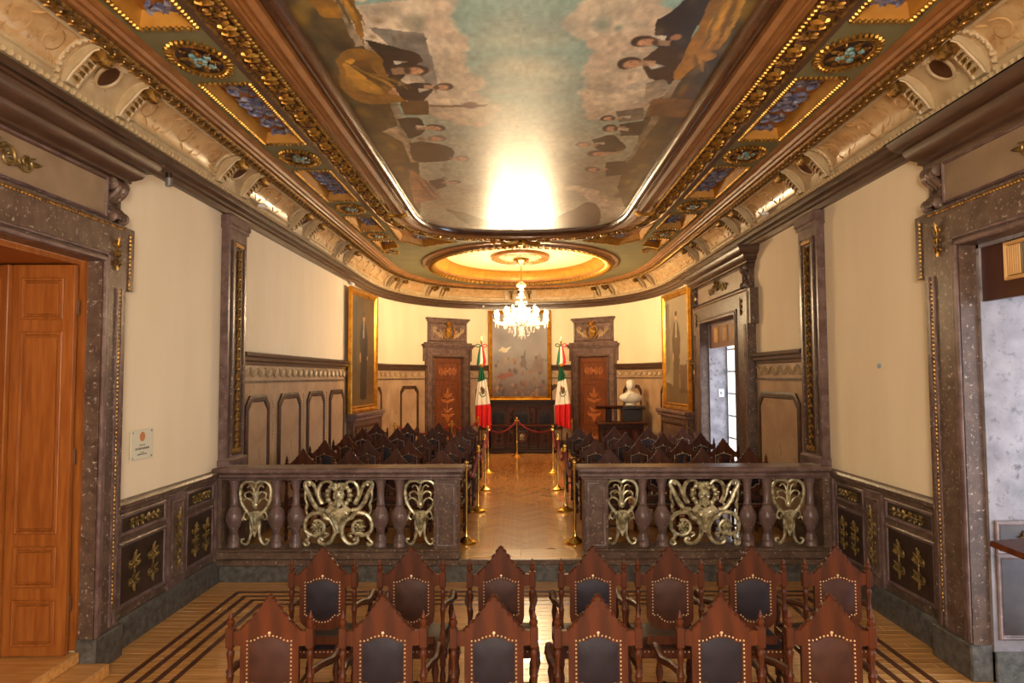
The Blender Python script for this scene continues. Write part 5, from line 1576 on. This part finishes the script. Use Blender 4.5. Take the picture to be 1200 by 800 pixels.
ORD = ('first', 'second', 'third', 'fourth', 'fifth', 'sixth', 'seventh')
WORD = {'b': 'brown', 'n': 'navy'}
for i, (x, k) in enumerate(zip((-1.42, -.80, -.19, .39, 1.06, 1.67), 'bnnnnb')):
    chair(x, 3.80 + .25, 0, random.uniform(-.03, .03), k, 'carved wooden armchair with %s leather back, %s from left in the nearest row' % (WORD[k], ORD[i]), 'armchairs in the nearest row')
for i, (x, k) in enumerate(zip((-1.44, -.81, -.18, .47, 1.02, 1.60, 2.19), 'nbbnbnb')):
    chair(x, 4.86 + .25, 0, random.uniform(-.03, .03), k, 'carved wooden armchair with %s leather back, %s from left in the second row' % (WORD[k], ORD[i]), 'armchairs in the second row')
DR = ((8.94, (-2.88, -2.27, -1.66, -1.05), (1.15, 1.79, 2.37, 2.97)), (10.2, (-2.97, -2.34, -1.69, -1.07), (1.10, 1.74, 2.39, 3.0)), (11.3, (-2.92, -2.30, -1.66, -1.05), (1.11, 1.73, 2.35, 2.97)),
      (12.6, (-2.95, -2.31, -1.66, -1.07), (1.08, 1.72, 2.34, 2.97)), (13.97, (-3.0, -2.35, -1.70, -1.10), ()))
for r, (y, L_, R_) in enumerate(DR):
    for i, x in enumerate(L_):
        chair(x, y + .25, ZD, random.uniform(-.05, .05), 'bn'[(i + r) % 2], 'dark armchair left of the aisle, %s row behind the balustrade, %s from the wall' % (ORD[r], ORD[i]), 'armchairs on the dais left of the aisle')
    for i, x in enumerate(R_):
        chair(x, y + .25, ZD, random.uniform(-.05, .05), 'bn'[(i + r) % 2], 'dark armchair right of the aisle, %s row behind the balustrade, %s from the aisle' % (ORD[r], ORD[i]), 'armchairs on the dais right of the aisle')

# ================================================================ rope stanchions and velvet ropes
post_me = MB().lathe([(.018, .05), (.018, .95)], n=12).mesh('post', 'brass')
base_me = MB().lathe([(.14, 0), (.143, .012), (.136, .02), (.11, .032), (.075, .048), (.04, .075), (.026, .085), (.02, .11)], n=28).mesh('base', 'brass')
col_me = MB().lathe([(.018, .93), (.026, .935), (.026, .99), (.018, .995), (.018, 1.0), (.014, 1.005)], n=12).mesh('collar', 'brass')
ball_me = MB().ell((0, 0, 1.022), (.029, .029, .029), 12, 8).mesh('ball_finial', 'brass')
hk = MB()
for e in (-1, 1): hk.tube([(e * .02, 0, .965), (e * .05, 0, .975), (e * .062, 0, .96)], .006, 6)
hook_me = hk.mesh('rope_hooks', 'brass')
st0 = None


def stanchion(x, y, rz, label, group):
    global st0
    if st0 is None:
        st0 = thing('rope_stanchion', label, 'stanchion', (x, y, ZD), rz, group)
        for nm, me in (('base', base_me), ('post', post_me), ('collar', col_me), ('ball_finial', ball_me), ('rope_hooks', hook_me)): ob(nm, me, st0)
        return st0
    return copy_thing(st0, (x, y, ZD), rz, label, group)


def rope(a, b, sag, label, group):
    a = Vector((a[0], a[1], ZD + .955)); b = Vector((b[0], b[1], ZD + .955)); d = (b - a).normalized() * .06; a += d; b -= d
    t = thing('velvet_rope', label, 'rope', a, 0, group)
    P = [(b - a) * (i / 20) - Vector((0, 0, sag * (1 - (2 * i / 20 - 1) ** 2))) for i in range(21)]
    build(MB().tube(P, .022, 9), 'rope_cord', 'velvet', t)
    for i, j in ((0, 1), (-1, -2)):
        v = (P[j] - P[i]).normalized(); e = MB().tube([P[i] - v * .015, P[i], P[i] + v * .05, P[i] + v * .055], [.012, .027, .027, .022], 9); build(e, 'brass_ferrule', 'brass', t)


SY = (8.82, 10.86, 12.88, 15.1)
for sg, sd in ((-1, 'left'), (1, 'right')):
    xs = [(-.73, -.70, -.70, -.74), (.67, .68, .68, .70)][sg > 0]
    for i, y in enumerate(SY):
        stanchion(xs[i], y, PI / 2, 'brass rope stanchion on the %s edge of the aisle, %s one from the balustrade' % (sd, ORD[i]), 'brass stanchions along the aisle')
        if i: rope((xs[i - 1], SY[i - 1]), (xs[i], y), .22 + .02 * i, 'crimson velvet rope on the %s edge of the aisle, %s span from the balustrade' % (sd, ORD[i - 1]), 'velvet ropes along the aisle')
stanchion(-.11, 18.14, 0, 'brass rope stanchion standing alone before the middle of the carved desk', None)
rope((-.74, 15.1), (-.11, 18.14), .16, 'crimson velvet rope from the lone middle stanchion to the left aisle edge', None)
rope((.70, 15.1), (-.11, 18.14), .16, 'crimson velvet rope from the lone middle stanchion to the right aisle edge', None)
BS = ((-3.05, 16.3, 'nearest the left dais wall'), (-1.72, 16.9, 'in front of the left carved door'), (-1.16, 18.5, 'beside the left flag'), (1.31, 17.4, 'beside the right flag'))
for x, y, w in BS: stanchion(x, y, .4, 'brass rope stanchion behind the last chairs, %s' % w, None)
rope(BS[0][:2], BS[1][:2], .2, 'crimson velvet rope behind the last chairs on the left', None)
rope(BS[1][:2], BS[2][:2], .2, 'crimson velvet rope between left carved door and left flag', None)

# ================================================================ far end: desk, chairs, flags, bust, lectern, pictures
DK_ = thing('carved_desk', 'long dark carved desk with a round medallion on its front at the far end', 'desk', (.03, 19.2, ZD))
build(MB().box(-.95, .95, -.24, .24, 0, .09, .012).box(-.92, .92, -.21, .21, .09, .13, .01), 'plinth', 'mahog_dk', DK_)
build(MB().box(-.88, .88, -.18, .2, .13, .70), 'body', 'mahog_dk', DK_)
build(MB().box(-.95, .95, -.24, .25, .70, .74, .01).box(-1.0, 1.0, -.28, .28, .74, .78, .012), 'desk_top', 'mahog', DK_)
for x in (-.85, -.45, -.2, .2, .45, .85):
    o = build(MB().lathe([(.035, 0), (.04, .03), (.026, .06), (.034, .2), (.03, .42), (.024, .46), (.04, .50), (.04, .55)], n=10), 'pilaster', 'mahog_dk', DK_, (x, -.20, .14))
for x, w in ((-.65, .34), (-.325, .2), (.325, .2), (.65, .34)):
    p = build(raised_panel(w - .02, .46), 'front_panel', 'mahog', DK_, (x, -.18, .42), PI); build(flora(w * .5, .3), 'panel_carving', 'mahog_dk', p, (0, .008, 0))
m = build(MB().lathe([(.17, 0), (.17, .02), (.15, .035), (.14, .02), (.0001, .02)], n=28), 'round_medallion', 'mahog', DK_, (0, -.18, .44), rot=(PI / 2, 0, 0))
build(MB().join(flora(.16, .2)), 'medallion_carving', 'bronze', DK_, (0, -.198, .44), PI)


def high_chair(x, y, label):
    t = thing('high_backed_chair', label, 'chair', (x, y, ZD), PI, 'high-backed chairs behind the carved desk')
    out = half([(0, .5), (.22, .5), (.22, 1.12), (.17, 1.14), (.12, 1.2), (.05, 1.22), (0, 1.25)])
    build(MB().prism(out, -.27, -.235, .006), 'backrest', 'mahog_dk', t)
    build(MB().dome(half([(0, .6), (.16, .6), (.16, 1.04), (0, 1.08)]), -.235, .025), 'leather_back', 'leather_n', t)
    build(MB().box(-.27, .27, -.26, .24, .38, .45, .01), 'seat_rail', 'mahog_dk', t)
    build(MB().box(-.25, .25, -.22, .23, .45, .49, .018), 'seat', 'leather_n', t)
    for e in (-1, 1):
        build(MB().box(e * .235 - .02, e * .235 + .02, -.27, -.23, 0, 1.15, .005).lathe([(.02, 1.15), (.012, 1.17), (.022, 1.2), (.01, 1.235), (.001, 1.26)], (e * .235, -.25, 0), 9), 'back_post', 'mahog_dk', t)
        build(MB().lathe([(.02, 0), (.026, .02), (.016, .1), (.026, .25), (.018, .34), (.024, .4)], (e * .24, .2, 0), 9), 'leg', 'mahog_dk', t)
        build(MB().tube(bez([(e * .235, -.25, .72), (e * .27, 0, .68), (e * .27, .22, .67)], 4), .022, 7), 'armrest', 'mahog_dk', t)


for x, w in ((-.66, 'left of'), (.03, 'directly behind'), (.72, 'right of')): high_chair(x, 19.74, 'tall dark chair behind the desk, %s the round medallion' % w)


PNL = thing('carved_wall_panelling', 'dark carved wood panelling on the far wall below the large picture', 'panelling', (.0, 20.16, ZD))
build(MB().box(-1.0, 1.0, -.04, .06, 0, 1.36), 'backing', 'mahog_dk', PNL); build(MB().box(-1.06, 1.06, -.12, .06, 1.36, 1.44, .012).box(-1.02, 1.02, -.08, .06, 1.30, 1.36, .01), 'ledge', 'mahog_dk', PNL)
for x in (-.75, -.25, .25, .75): p = build(raised_panel(.44, .6, .02), 'carved_panel', 'mahog', PNL, (x, -.04, .95), PI); build(flora(.24, .4), 'panel_carving', 'mahog_dk', p, (0, .014, 0))


# flags
def flag(x, y, lean, label, sgn):
    t = thing('flag', label, 'flag', (x, y, ZD), 0, 'tricolour flags flanking the large picture')
    pole = MB().tube([(0, 0, .05), (0, 0, 3.08)], .016, 8); build(pole, 'flag_pole', 'mahog', t)
    build(MB().lathe([(.14, 0), (.14, .03), (.05, .06), (.03, .12), (.02, .14)], n=16), 'pole_base', 'brass', t)
    f = MB().ell((0, 0, 3.09), (.03, .03, .03), 8, 6).lathe([(.012, 3.1), (.03, 3.14), (.02, 3.2), (.002, 3.3)], n=8, sy=.4); build(f, 'spear_finial', 'brass', t)
    nu, nv = 44, 90; u = np.linspace(0, 1, nu)[None]; v = np.linspace(0, 1, nv)[:, None]
    Z = 2.42 - v * (1.62 + .1 * u) - .06 * u + 0 * u
    Wd = (.10 + .40 * np.clip(v * 1.5, 0, 1) ** .8)
    Xp = sgn * (-.06 + (u - .22) * Wd * .9) + .02 * np.sin(v * 5 + 1)
    Yp = -.05 + (.025 + .05 * v) * np.sin(u * 19 + v * 1.5) - .05 * u
    P = np.stack([Xp + 0 * v, Yp, Z + 0 * Xp], -1)
    C = np.zeros((nv, nu, 3)); dv = v + .10 * (u - .5); C[:] = (236, 232, 222)
    C[np.broadcast_to(dv < .22, (nv, nu))] = (18, 92, 62); C[np.broadcast_to(dv > .62, (nv, nu))] = (206, 30, 36)
    q = np.hypot((u - .52) / .30, (dv - .40) / .095); w = np.hypot((u - .52) / .20, (dv - .39) / .075)
    C[np.broadcast_to((q < 1) & (q > .78) & (dv > .40), (nv, nu))] = (86, 108, 62); C[w < .8] = (112, 80, 48); C[np.broadcast_to((w < .4), (nv, nu))] = (78, 54, 34)
    C[np.broadcast_to((np.hypot((u - .40) / .12, (dv - .35) / .04) < 1), (nv, nu))] = (124, 92, 60)
    me = grid_mesh('cloth', P, C, 'flag'); o = ob('cloth', me, t); so = o.modifiers.new('thick', 'SOLIDIFY'); so.thickness = .006
    # gathered knot and bow with hanging ribbons in three colours
    build(MB().ell((sgn * .0, -.05, 2.44), (.075, .06, .05), 10, 6), 'gold_knot', 'gold', t)
    for nm, c, x0, x1, z1 in (('green_ribbon', (16, 96, 64), -.03, -.12, 2.45), ('white_ribbon', (236, 232, 222), 0, .0, 2.48), ('red_ribbon', (208, 30, 38), .03, .12, 2.45)):
        k = 'rib_' + nm
        if k not in M: M[k] = mat(nm, c, .6)
        rb_ = MB()
        for i in range(3):
            Pp = bez([(sgn * x0, -.03, 3.0), (sgn * (x0 + (x1 - x0) * .4) + .012 * (i - 1), -.06 - .01 * i, 2.75), (sgn * x1 * .75 + .02 * (i - 1), -.05, z1 + .03 * i)], 6); rb_.tube(Pp, taper(len(Pp), .014, .03), 6, flat=.35)
        sg_ = 1 if x0 > 0 else -1
        if x0: rb_.tube(bez([(0, -.03, 3.0), (sgn * sg_ * .10, -.05, 3.05), (sgn * sg_ * .16, -.05, 3.01), (sgn * sg_ * .09, -.05, 2.97), (0, -.03, 2.99)], 5), .014, 6)
        build(rb_, nm, k, t)


flag(-1.10, 19.0, 0, 'green, white and red flag hanging from a pole left of the large picture', 1)
flag(1.14, 19.0, 0, 'green, white and red flag hanging from a pole right of the large picture', 1)


def picture(name, label, loc, rz, w, h, fw, tilt, painter, group=None, depth=.07):
    t = thing(name, label, 'painting', loc, rz, group); t.rotation_euler = (tilt, 0, rz)
    mb = MB(); prof = [(0, 0), (0, depth * .8), (fw * .15, depth), (fw * .3, depth * .9), (fw * .6, depth * .45), (fw * .8, depth * .55), (fw, depth * .3), (fw, 0)]
    vs = []; fs = []
    for k, y in prof: vs += [(-w / 2 + k, y, -h / 2 + k), (w / 2 - k, y, -h / 2 + k), (w / 2 - k, y, h / 2 - k), (-w / 2 + k, y, h / 2 - k)]
    for i in range(len(prof) - 1):
        for k in range(4): fs.append((i * 4 + k, i * 4 + (k + 1) % 4, (i + 1) * 4 + (k + 1) % 4, (i + 1) * 4 + k))
    mb.add(vs, fs).box(-w / 2, w / 2, -.01, .0, -h / 2, h / 2)
    build(mb, 'gilt_frame', 'gold_frame', t, smooth=30)
    iw, ih = w - 2 * fw + .02, h - 2 * fw + .02; nx, ny = 70, int(70 * ih / iw)
    U, V = np.meshgrid(np.linspace(0, 1, nx), np.linspace(0, 1, ny)); pnt = painter(U, V)
    # seen from the room the canvas's left edge lies at local +x
    Pq = np.stack([(.5 - U) * iw, np.full_like(U, depth * .28), (V - .5) * ih], -1)
    ob('canvas', grid_mesh('canvas', Pq, pnt.C, 'paint'), t)
    return t


def portrait(seed, bg, floor, coat):
    def f(U, V):
        p = Paint(U, V, bg, seed, .02, 6); n = p.fbm(U, V, 3); p.mix(np.clip((n - .4) * 2, 0, 1) * .6, tuple(c * .55 for c in bg)); p.poly([(0, 0), (1, 0), (1, .12), (0, .2)], floor, .9)
        p.poly([(.36, .06), (.62, .06), (.66, .4), (.68, .62), (.6, .75), (.5, .78), (.4, .75), (.33, .6), (.36, .35)], coat, .95)
        p.poly([(.47, .62), (.53, .62), (.52, .77), (.48, .77)], (178, 166, 144), .8); p.ell(.5, .815, .05, .045, (178, 136, 104), 1); p.ell(.5, .84, .055, .03, (50, 36, 28), .8)
        p.ell(.36, .44, .035, .05, (168, 128, 98), .9); p.ell(.66, .44, .03, .025, (168, 124, 94), .9); p.poly([(.66, .1), (.95, .1), (.95, .36), (.66, .36)], (74, 48, 28), .7); p.poly([(.0, .25), (.2, .3), (.22, .95), (0, .95)], tuple(c * .6 for c in bg), .6)
        return p
    return f


def battle(U, V):
    p = Paint(U, V, (128, 122, 124), 5, .06, 4); n = p.fbm(U, V, 3); p.mix(np.clip((n - .4) * 2.5, 0, 1) * .6, (150, 138, 128)); p.mix(np.clip(.55 - V, 0, 1) * 1.2, (96, 74, 62)); p.mix(np.clip(.2 - V, 0, 1) * 3, (74, 52, 42))
    for i in range(18): p.ell(p.rng.random(), .5 + .5 * p.rng.random(), .12 + .16 * p.rng.random(), .05 + .08 * p.rng.random(), ((150, 146, 144), (108, 104, 110), (170, 158, 146))[i % 3], .4, .9)
    for i in range(90):
        x, y = p.rng.random() * .92 + .04, p.rng.random() ** 1.4 * .46 + .03; r = .016 + .03 * p.rng.random(); p.ell(x, y, r, r * (.5 + 1.2 * p.rng.random()), ((128, 70, 52), (80, 62, 54), (156, 126, 102), (62, 52, 52), (104, 84, 70), (146, 96, 66))[i % 6], .7, .6)
    p.poly([(.12, .56), (.2, .62), (.27, .585), (.36, .62), (.27, .55), (.2, .565)], (226, 212, 184), .9); p.poly([(.14, .2), (.4, .25), (.36, .3), (.1, .26)], (140, 70, 52), .7); p.poly([(.5, .35), (.58, .6), (.62, .35)], (86, 76, 72), .7)
    p.poly([(.66, .3), (.85, .55), (.95, .3)], (120, 92, 78), .5)
    return p


picture('portrait_painting', 'tall gilt-framed dark portrait on the left wall of the dais', (-3.49, 14.85, 2.97), -PI / 2 - .085, 1.86, 2.66, .15, .0, portrait(11, (92, 70, 40), (96, 70, 36), (44, 32, 24)))
picture('portrait_painting', 'tall gilt-framed portrait of a standing figure on the right wall of the dais', (3.50, 15.15, 2.97), PI / 2 + .085, 1.86, 2.66, .15, .0, portrait(12, (150, 134, 108), (92, 72, 44), (92, 74, 52)))
picture('large_painting', 'large gilt-framed smoky painting on the far wall behind the chandelier', (-.02, 20.08, 3.03), PI, 1.86, 2.66, .11, 0, battle)


def ledge(x, y, rz, label):
    t = thing('picture_pedestal', label, 'pedestal', (x, y, ZD), rz)
    build(MB().box(-.98, .98, -.16, .14, 1.22, 1.30, .014).box(-1.02, 1.02, -.17, .18, 1.30, 1.38, .02), 'shelf', 'marble_red', t)
    build(MB().box(-.92, .92, -.16, .08, .22, 1.22), 'body', 'marble', t)
    build(MB().box(-.96, .96, -.16, .12, 0, .22, .014), 'plinth', 'marble_red', t)
    build(rect_frame(1.6, .8, .07, .03), 'panel_moulding', 'marble_dk', t, (0, .08, .72))


ledge(-3.47, 14.95, -PI / 2 - .10, 'brown marble pedestal under the portrait on the left wall')
ledge(3.47, 15.15, PI / 2 + .10, 'brown marble pedestal under the portrait on the right wall')

# lectern with its reading slope, pedestal and bust
LT_ = thing('wooden_rostrum', 'dark wooden rostrum with panelled front and raised reading slope by the right carved door', 'lectern', (2.42, 16.95, ZD))
build(MB().box(-.50, .64, -.26, .3, 0, .1, .01).box(-.46, .60, -.22, .28, .1, .94), 'body', 'mahog_dk', LT_)
build(MB().box(-.54, .68, -.3, .32, .94, 1.0, .014), 'top', 'mahog', LT_)
for x in (-.25, .07, .39): build(raised_panel(.28, .68, .02), 'front_panel', 'mahog', LT_, (x, -.22, .52), PI)
build(MB().box(-.08, .06, -.06, .08, 1.0, 1.32, .01), 'neck', 'mahog_dk', LT_, (-.22, 0, 0))
build(MB().box(-.34, .34, -.24, .24, -.02, .02, .008).box(-.34, .34, .22, .25, .02, .05, .005), 'reading_slope', 'mahog', LT_, (-.22, .0, 1.36), rot=(-.16, 0, 0))
PD = thing('bust_pedestal', 'black pedestal carrying the white bust behind the rostrum', 'pedestal', (2.86, 17.62, ZD))
build(MB().box(-.3, .3, -.3, .3, 0, .12, .012), 'plinth', 'black', PD); build(MB().box(-.25, .25, -.25, .25, .12, 1.28, .01), 'shaft', 'black', PD); build(MB().box(-.31, .31, -.3, .3, 1.28, 1.36, .016), 'cap', 'black', PD)
b = MB(); bm2 = bmesh.new()


def bust():
    """head, neck and shoulders as one continuous lathe-like body with a modelled face"""
    rings = [(0, .13, .10, 0), (.03, .15, .12, 0), (.07, .11, .09, 0), (.10, .20, .13, .0), (.16, .285, .15, .0), (.23, .30, .16, -.01), (.29, .26, .14, -.01), (.335, .15, .105, -.01), (.36, .085, .08, 0), (.40, .072, .076, .005), (.425, .078, .09, .015), (.45, .092, .108, .02), (.49, .104, .122, .02), (.54, .110, .128, .015), (.585, .108, .126, .008), (.625, .094, .108, .0), (.655, .06, .07, 0), (.668, .01, .01, 0)]
    n = 28; vs = []; fs = []
    for (z, a, c, oy) in rings:
        for k in range(n):
            t = 2 * PI * k / n; x, y = a * math.cos(t), -c * math.sin(t) - oy; f = math.sin(t)
            if .43 < z < .62 and f > .6:
                w = math.exp(-(x / .018) ** 2); y -= w * .028 * max(0, 1 - abs(z - .515) / .05)
                for e in (-1, 1): y += .014 * math.exp(-((x - e * .036) / .018) ** 2 - ((z - .545) / .02) ** 2)
            vs.append((x, y, z))
    m = len(rings)
    for i in range(m - 1):
        for k in range(n): fs.append((i * n + k, i * n + (k + 1) % n, (i + 1) * n + (k + 1) % n, (i + 1) * n + k))
    fs.append(tuple(range(n - 1, -1, -1))); fs.append(tuple((m - 1) * n + k for k in range(n)))
    mb = MB().add(vs, fs)
    for e in (-1, 1):
        mb.ell((e * .107, .0, .515), (.012, .02, .034), 7, 5); mb.leaf((e * .03, -.135, .33), (e * .16, -.14, .17), .05, (0, -1, 0), .015)
    mb.ell((0, -.118, .462), (.03, .012, .008), 8, 4)
    return mb


bo = thing('marble_bust', 'white marble bust of a man on the black pedestal at the right', 'bust', (2.86, 17.62, ZD + 1.36)); build(bust(), 'figure', 'white', bo, smooth=60)
h = MB().ell((0, .02, .60), (.115, .125, .085), 12, 7).ell((0, .06, .53), (.112, .09, .10), 12, 7); build(h, 'hair', 'white', bo, smooth=70)

# ================================================================ chandelier
CHX, CHY, CHZ = .02, 15.95, 3.27
CHD = thing('crystal_chandelier', 'large lit crystal chandelier hanging from the ceiling over the dais', 'chandelier', (CHX, CHY, 0))
ZT = ZS + .14
build(MB().lathe([(.02, ZT), (.20, ZT - .005), (.19, ZT - .04), (.12, ZT - .06), (.05, ZT - .12), (.02, ZT - .16)], n=20), 'ceiling_cup', 'brass', CHD)
build(MB().tube([(0, 0, ZT - .1), (0, 0, 4.6)], .014, 8), 'rod', 'brass', CHD)
build(MB().lathe([(.02, 4.66), (.08, 4.62), (.12, 4.56), (.10, 4.52), (.05, 4.5), (.035, 4.42), (.06, 4.36), (.04, 4.3), (.03, 4.2), (.055, 4.12), (.075, 4.05), (.04, 3.98), (.035, 3.86), (.07, 3.80), (.13, 3.74), (.15, 3.68), (.10, 3.62), (.05, 3.58), (.06, 3.5), (.035, 3.44), (.055, 3.38), (.04, 3.32), (.005, 3.27)], n=16), 'glass_stem', 'crystal', CHD)
drop = MB().ell((0, 0, 0), (.011, .011, .02), 6, 4)
bulb_me = MB().lathe([(.008, 0), (.017, .015), (.019, .03), (.012, .055), (.002, .075)], n=7).mesh('flame_lamp', 'bulb', 60)
sleeve_me = MB().lathe([(.013, -.09), (.013, 0)], n=8).mesh('candle_sleeve', 'candle')
pan_me = MB().lathe([(.01, -.105), (.045, -.095), (.052, -.08), (.02, -.088)], n=12).mesh('drip_pan', 'crystal')
def arm_me(R, z0, z1):
    P = bez([(.05, 0, z0), (R * .35, 0, z0 - .10), (R * .72, 0, z0 - .07), (R * .95, 0, z1 - .22), (R, 0, z1 - .1)], 5); mb = MB().tube(P, .010, 6); mb.spiral((R * .55, z0 + .02), .06, .02, PI, 1.1, .008, 0, 5, 8, 1); return mb.mesh('arm', 'crystal')
def drops_me(R, z1, z0):
    mb = MB()
    for i in range(5): mb.join(drop, Matrix.Translation((R + .035 * math.cos(i * 1.26), .035 * math.sin(i * 1.26), z1 - .14 - .02 * (i % 2))))
    for i in range(4): mb.join(drop, Matrix.Translation((R, 0, z1 - .17 - .042 * i)))
    for i in range(9):
        t = i / 8; mb.join(drop, Matrix.Translation((R * t + .06 * (1 - t), 0, z1 - .15 + .62 * (1 - t) ** 1.6 - .16 * math.sin(PI * t))))
    return mb.mesh('crystal_string', 'crystal', 0)
for (n, R, z0, z1, ph) in ((14, .62, 3.70, 3.87, 0), (8, .36, 3.74, 3.98, .2)):
    am, dmh = arm_me(R, z0, z1), drops_me(R, z1, z0)
    for i in range(n):
        a = ph + 2 * PI * i / n; o = ob('arm', am, CHD, (0, 0, 0), a)
        ob('drip_pan', pan_me, o, (R, 0, z1)); ob('candle_sleeve', sleeve_me, o, (R, 0, z1)); ob('flame_lamp', bulb_me, o, (R, 0, z1)); ob('crystal_string', dmh, o)
bs = MB()
for k, (R, z) in enumerate(((.42, 3.56), (.30, 3.47), (.18, 3.38), (.08, 3.31))):
    m = int(R * 60)
    for i in range(m):
        a = 2 * PI * i / m; bs.join(drop, Matrix.Translation((R * math.cos(a), R * math.sin(a), z - .02 * (i % 2))))
        if i % 2 == 0: bs.join(drop, Matrix.Translation((R * math.cos(a), R * math.sin(a), z + .045)))
build(bs, 'crystal_basket', 'crystal', CHD, smooth=0, kind='stuff')

# ================================================================ small things on the walls
SG = thing('wall_plaque', 'small clear wall plaque with an orange seal and lines of print on left wall', 'sign', (-HW, 6.44, 1.77), -PI / 2)
build(MB().box(-.19, .19, .015, .023, -.14, .14, .003), 'plate', 'acrylic', SG)
build(MB().lathe([(.045, 0), (.045, .002), (.0001, .0025)], n=24), 'orange_seal', 'seal', SG, (0, .0232, .075), rot=(-PI / 2, 0, 0))
ln = MB()
for z, w, hh in ((-.005, .05, .010), (-.038, .12, .020), (-.075, .03, .008), (-.092, .08, .014)):
    x = -w
    while x < w - .004:
        q = min(.012 + .02 * random.random(), w - x); ln.box(x, x + q, .0232, .0238, z - hh / 2, z + hh / 2); x += q + .007
build(ln, 'printed_lines', 'ink', SG, smooth=0)
for x in (-.16, .16):
    for z in (-.12, .12): build(MB().lathe([(.009, 0), (.009, .028), (.006, .03)], n=10), 'standoff', 'grey', SG, (x, 0, z), rot=(-PI / 2, 0, 0))
SP = thing('spotlight', 'small silver and black spotlight under the cornice of the left wall', 'spotlight', (-HW + .13, 6.62, ZC + .02))
build(MB().lathe([(.032, 0), (.032, -.055)], n=14), 'mount', 'black', SP); build(MB().lathe([(.036, -.055), (.036, -.13), (.03, -.135), (.001, -.13)], n=14), 'lamp_head', 'grey', SP)
D = thing('wall_sensor', 'tiny blue-grey round button on the right cream wall', 'sensor', (HW, 6.96, 2.49), PI / 2)
build(MB().lathe([(.026, 0), (.026, .012), (.02, .018), (.0001, .02)], n=18), 'cap', 'dot', D, rot=(-PI / 2, 0, 0))
for (loc, rz, lb, k) in (((HW + .52, RD[1] - .03, 1.83), PI, 'white switch plate on the marble reveal of the near right doorway', 1), ((HW + .22, FD[1] - .03, 2.06), PI, 'white switch plate on the marble reveal of the far right doorway', 1)):
    t = thing('switch_plate', lb, 'switch', loc, rz); build(MB().box(-.05, .05, 0, .012, -.075, .075, .004), 'plate', 'whitepl', t); build(MB().box(-.02, .02, .012, .02, -.03, .03, .003), 'rocker', 'grey', t)
for x, y in ((-1.13, 0),):
    s = sx_of(-1.13); X, Yw, nx, ny = wp(s); t = thing('round_downlight', 'tiny white round fitting on the cornice left of the chandelier', 'spotlight', (X + nx * .13, Yw + ny * .13, ZC + .06)); build(MB().ell((0, 0, 0), (.035, .035, .035), 10, 7), 'dome_cap', 'whitepl', t)
for sg, y, w in ((-1, 8.95, 'left'), (1, 9.6, 'right')):
    t = thing('cornice_floodlight', 'small pale floodlight perched on the cornice, %s side' % w, 'spotlight', (sg * (HW - .18), y, ZC + .25)); build(MB().box(-.05, .05, -.07, .07, 0, .05, .014), 'housing', 'whitepl', t)
for sg, y, w in ((-1, 14.3, 'left'), (1, 14.6, 'right')):
    t = thing('picture_light', 'small tubular picture light above the %s portrait' % w, 'spotlight', (sg * (HW - .06), y, ZC - .035)); build(MB().tube([(0, -.12, 0), (0, .12, 0)], .03, 8), 'tube', 'whitepl', t)
RS = thing('reading_stand', 'red-brown wooden stand with sloping top at the right edge, beside the near doorway', 'stand', (3.20, 4.02, 0))
build(MB().box(-.38, .30, -.22, .22, -.018, .018, .006).box(-.38, .30, -.23, -.20, .018, .045, .004), 'sloping_top', 'mahog', RS, (0, 0, 1.36), rot=(.12, 0, .25))
build(MB().lathe([(.03, .02), (.04, .1), (.025, .3), (.03, .8), (.024, 1.2), (.05, 1.33)], n=12), 'post', 'mahog', RS); build(MB().lathe([(.2, 0), (.2, .02), (.12, .04), (.04, .07)], n=20), 'base', 'mahog', RS)
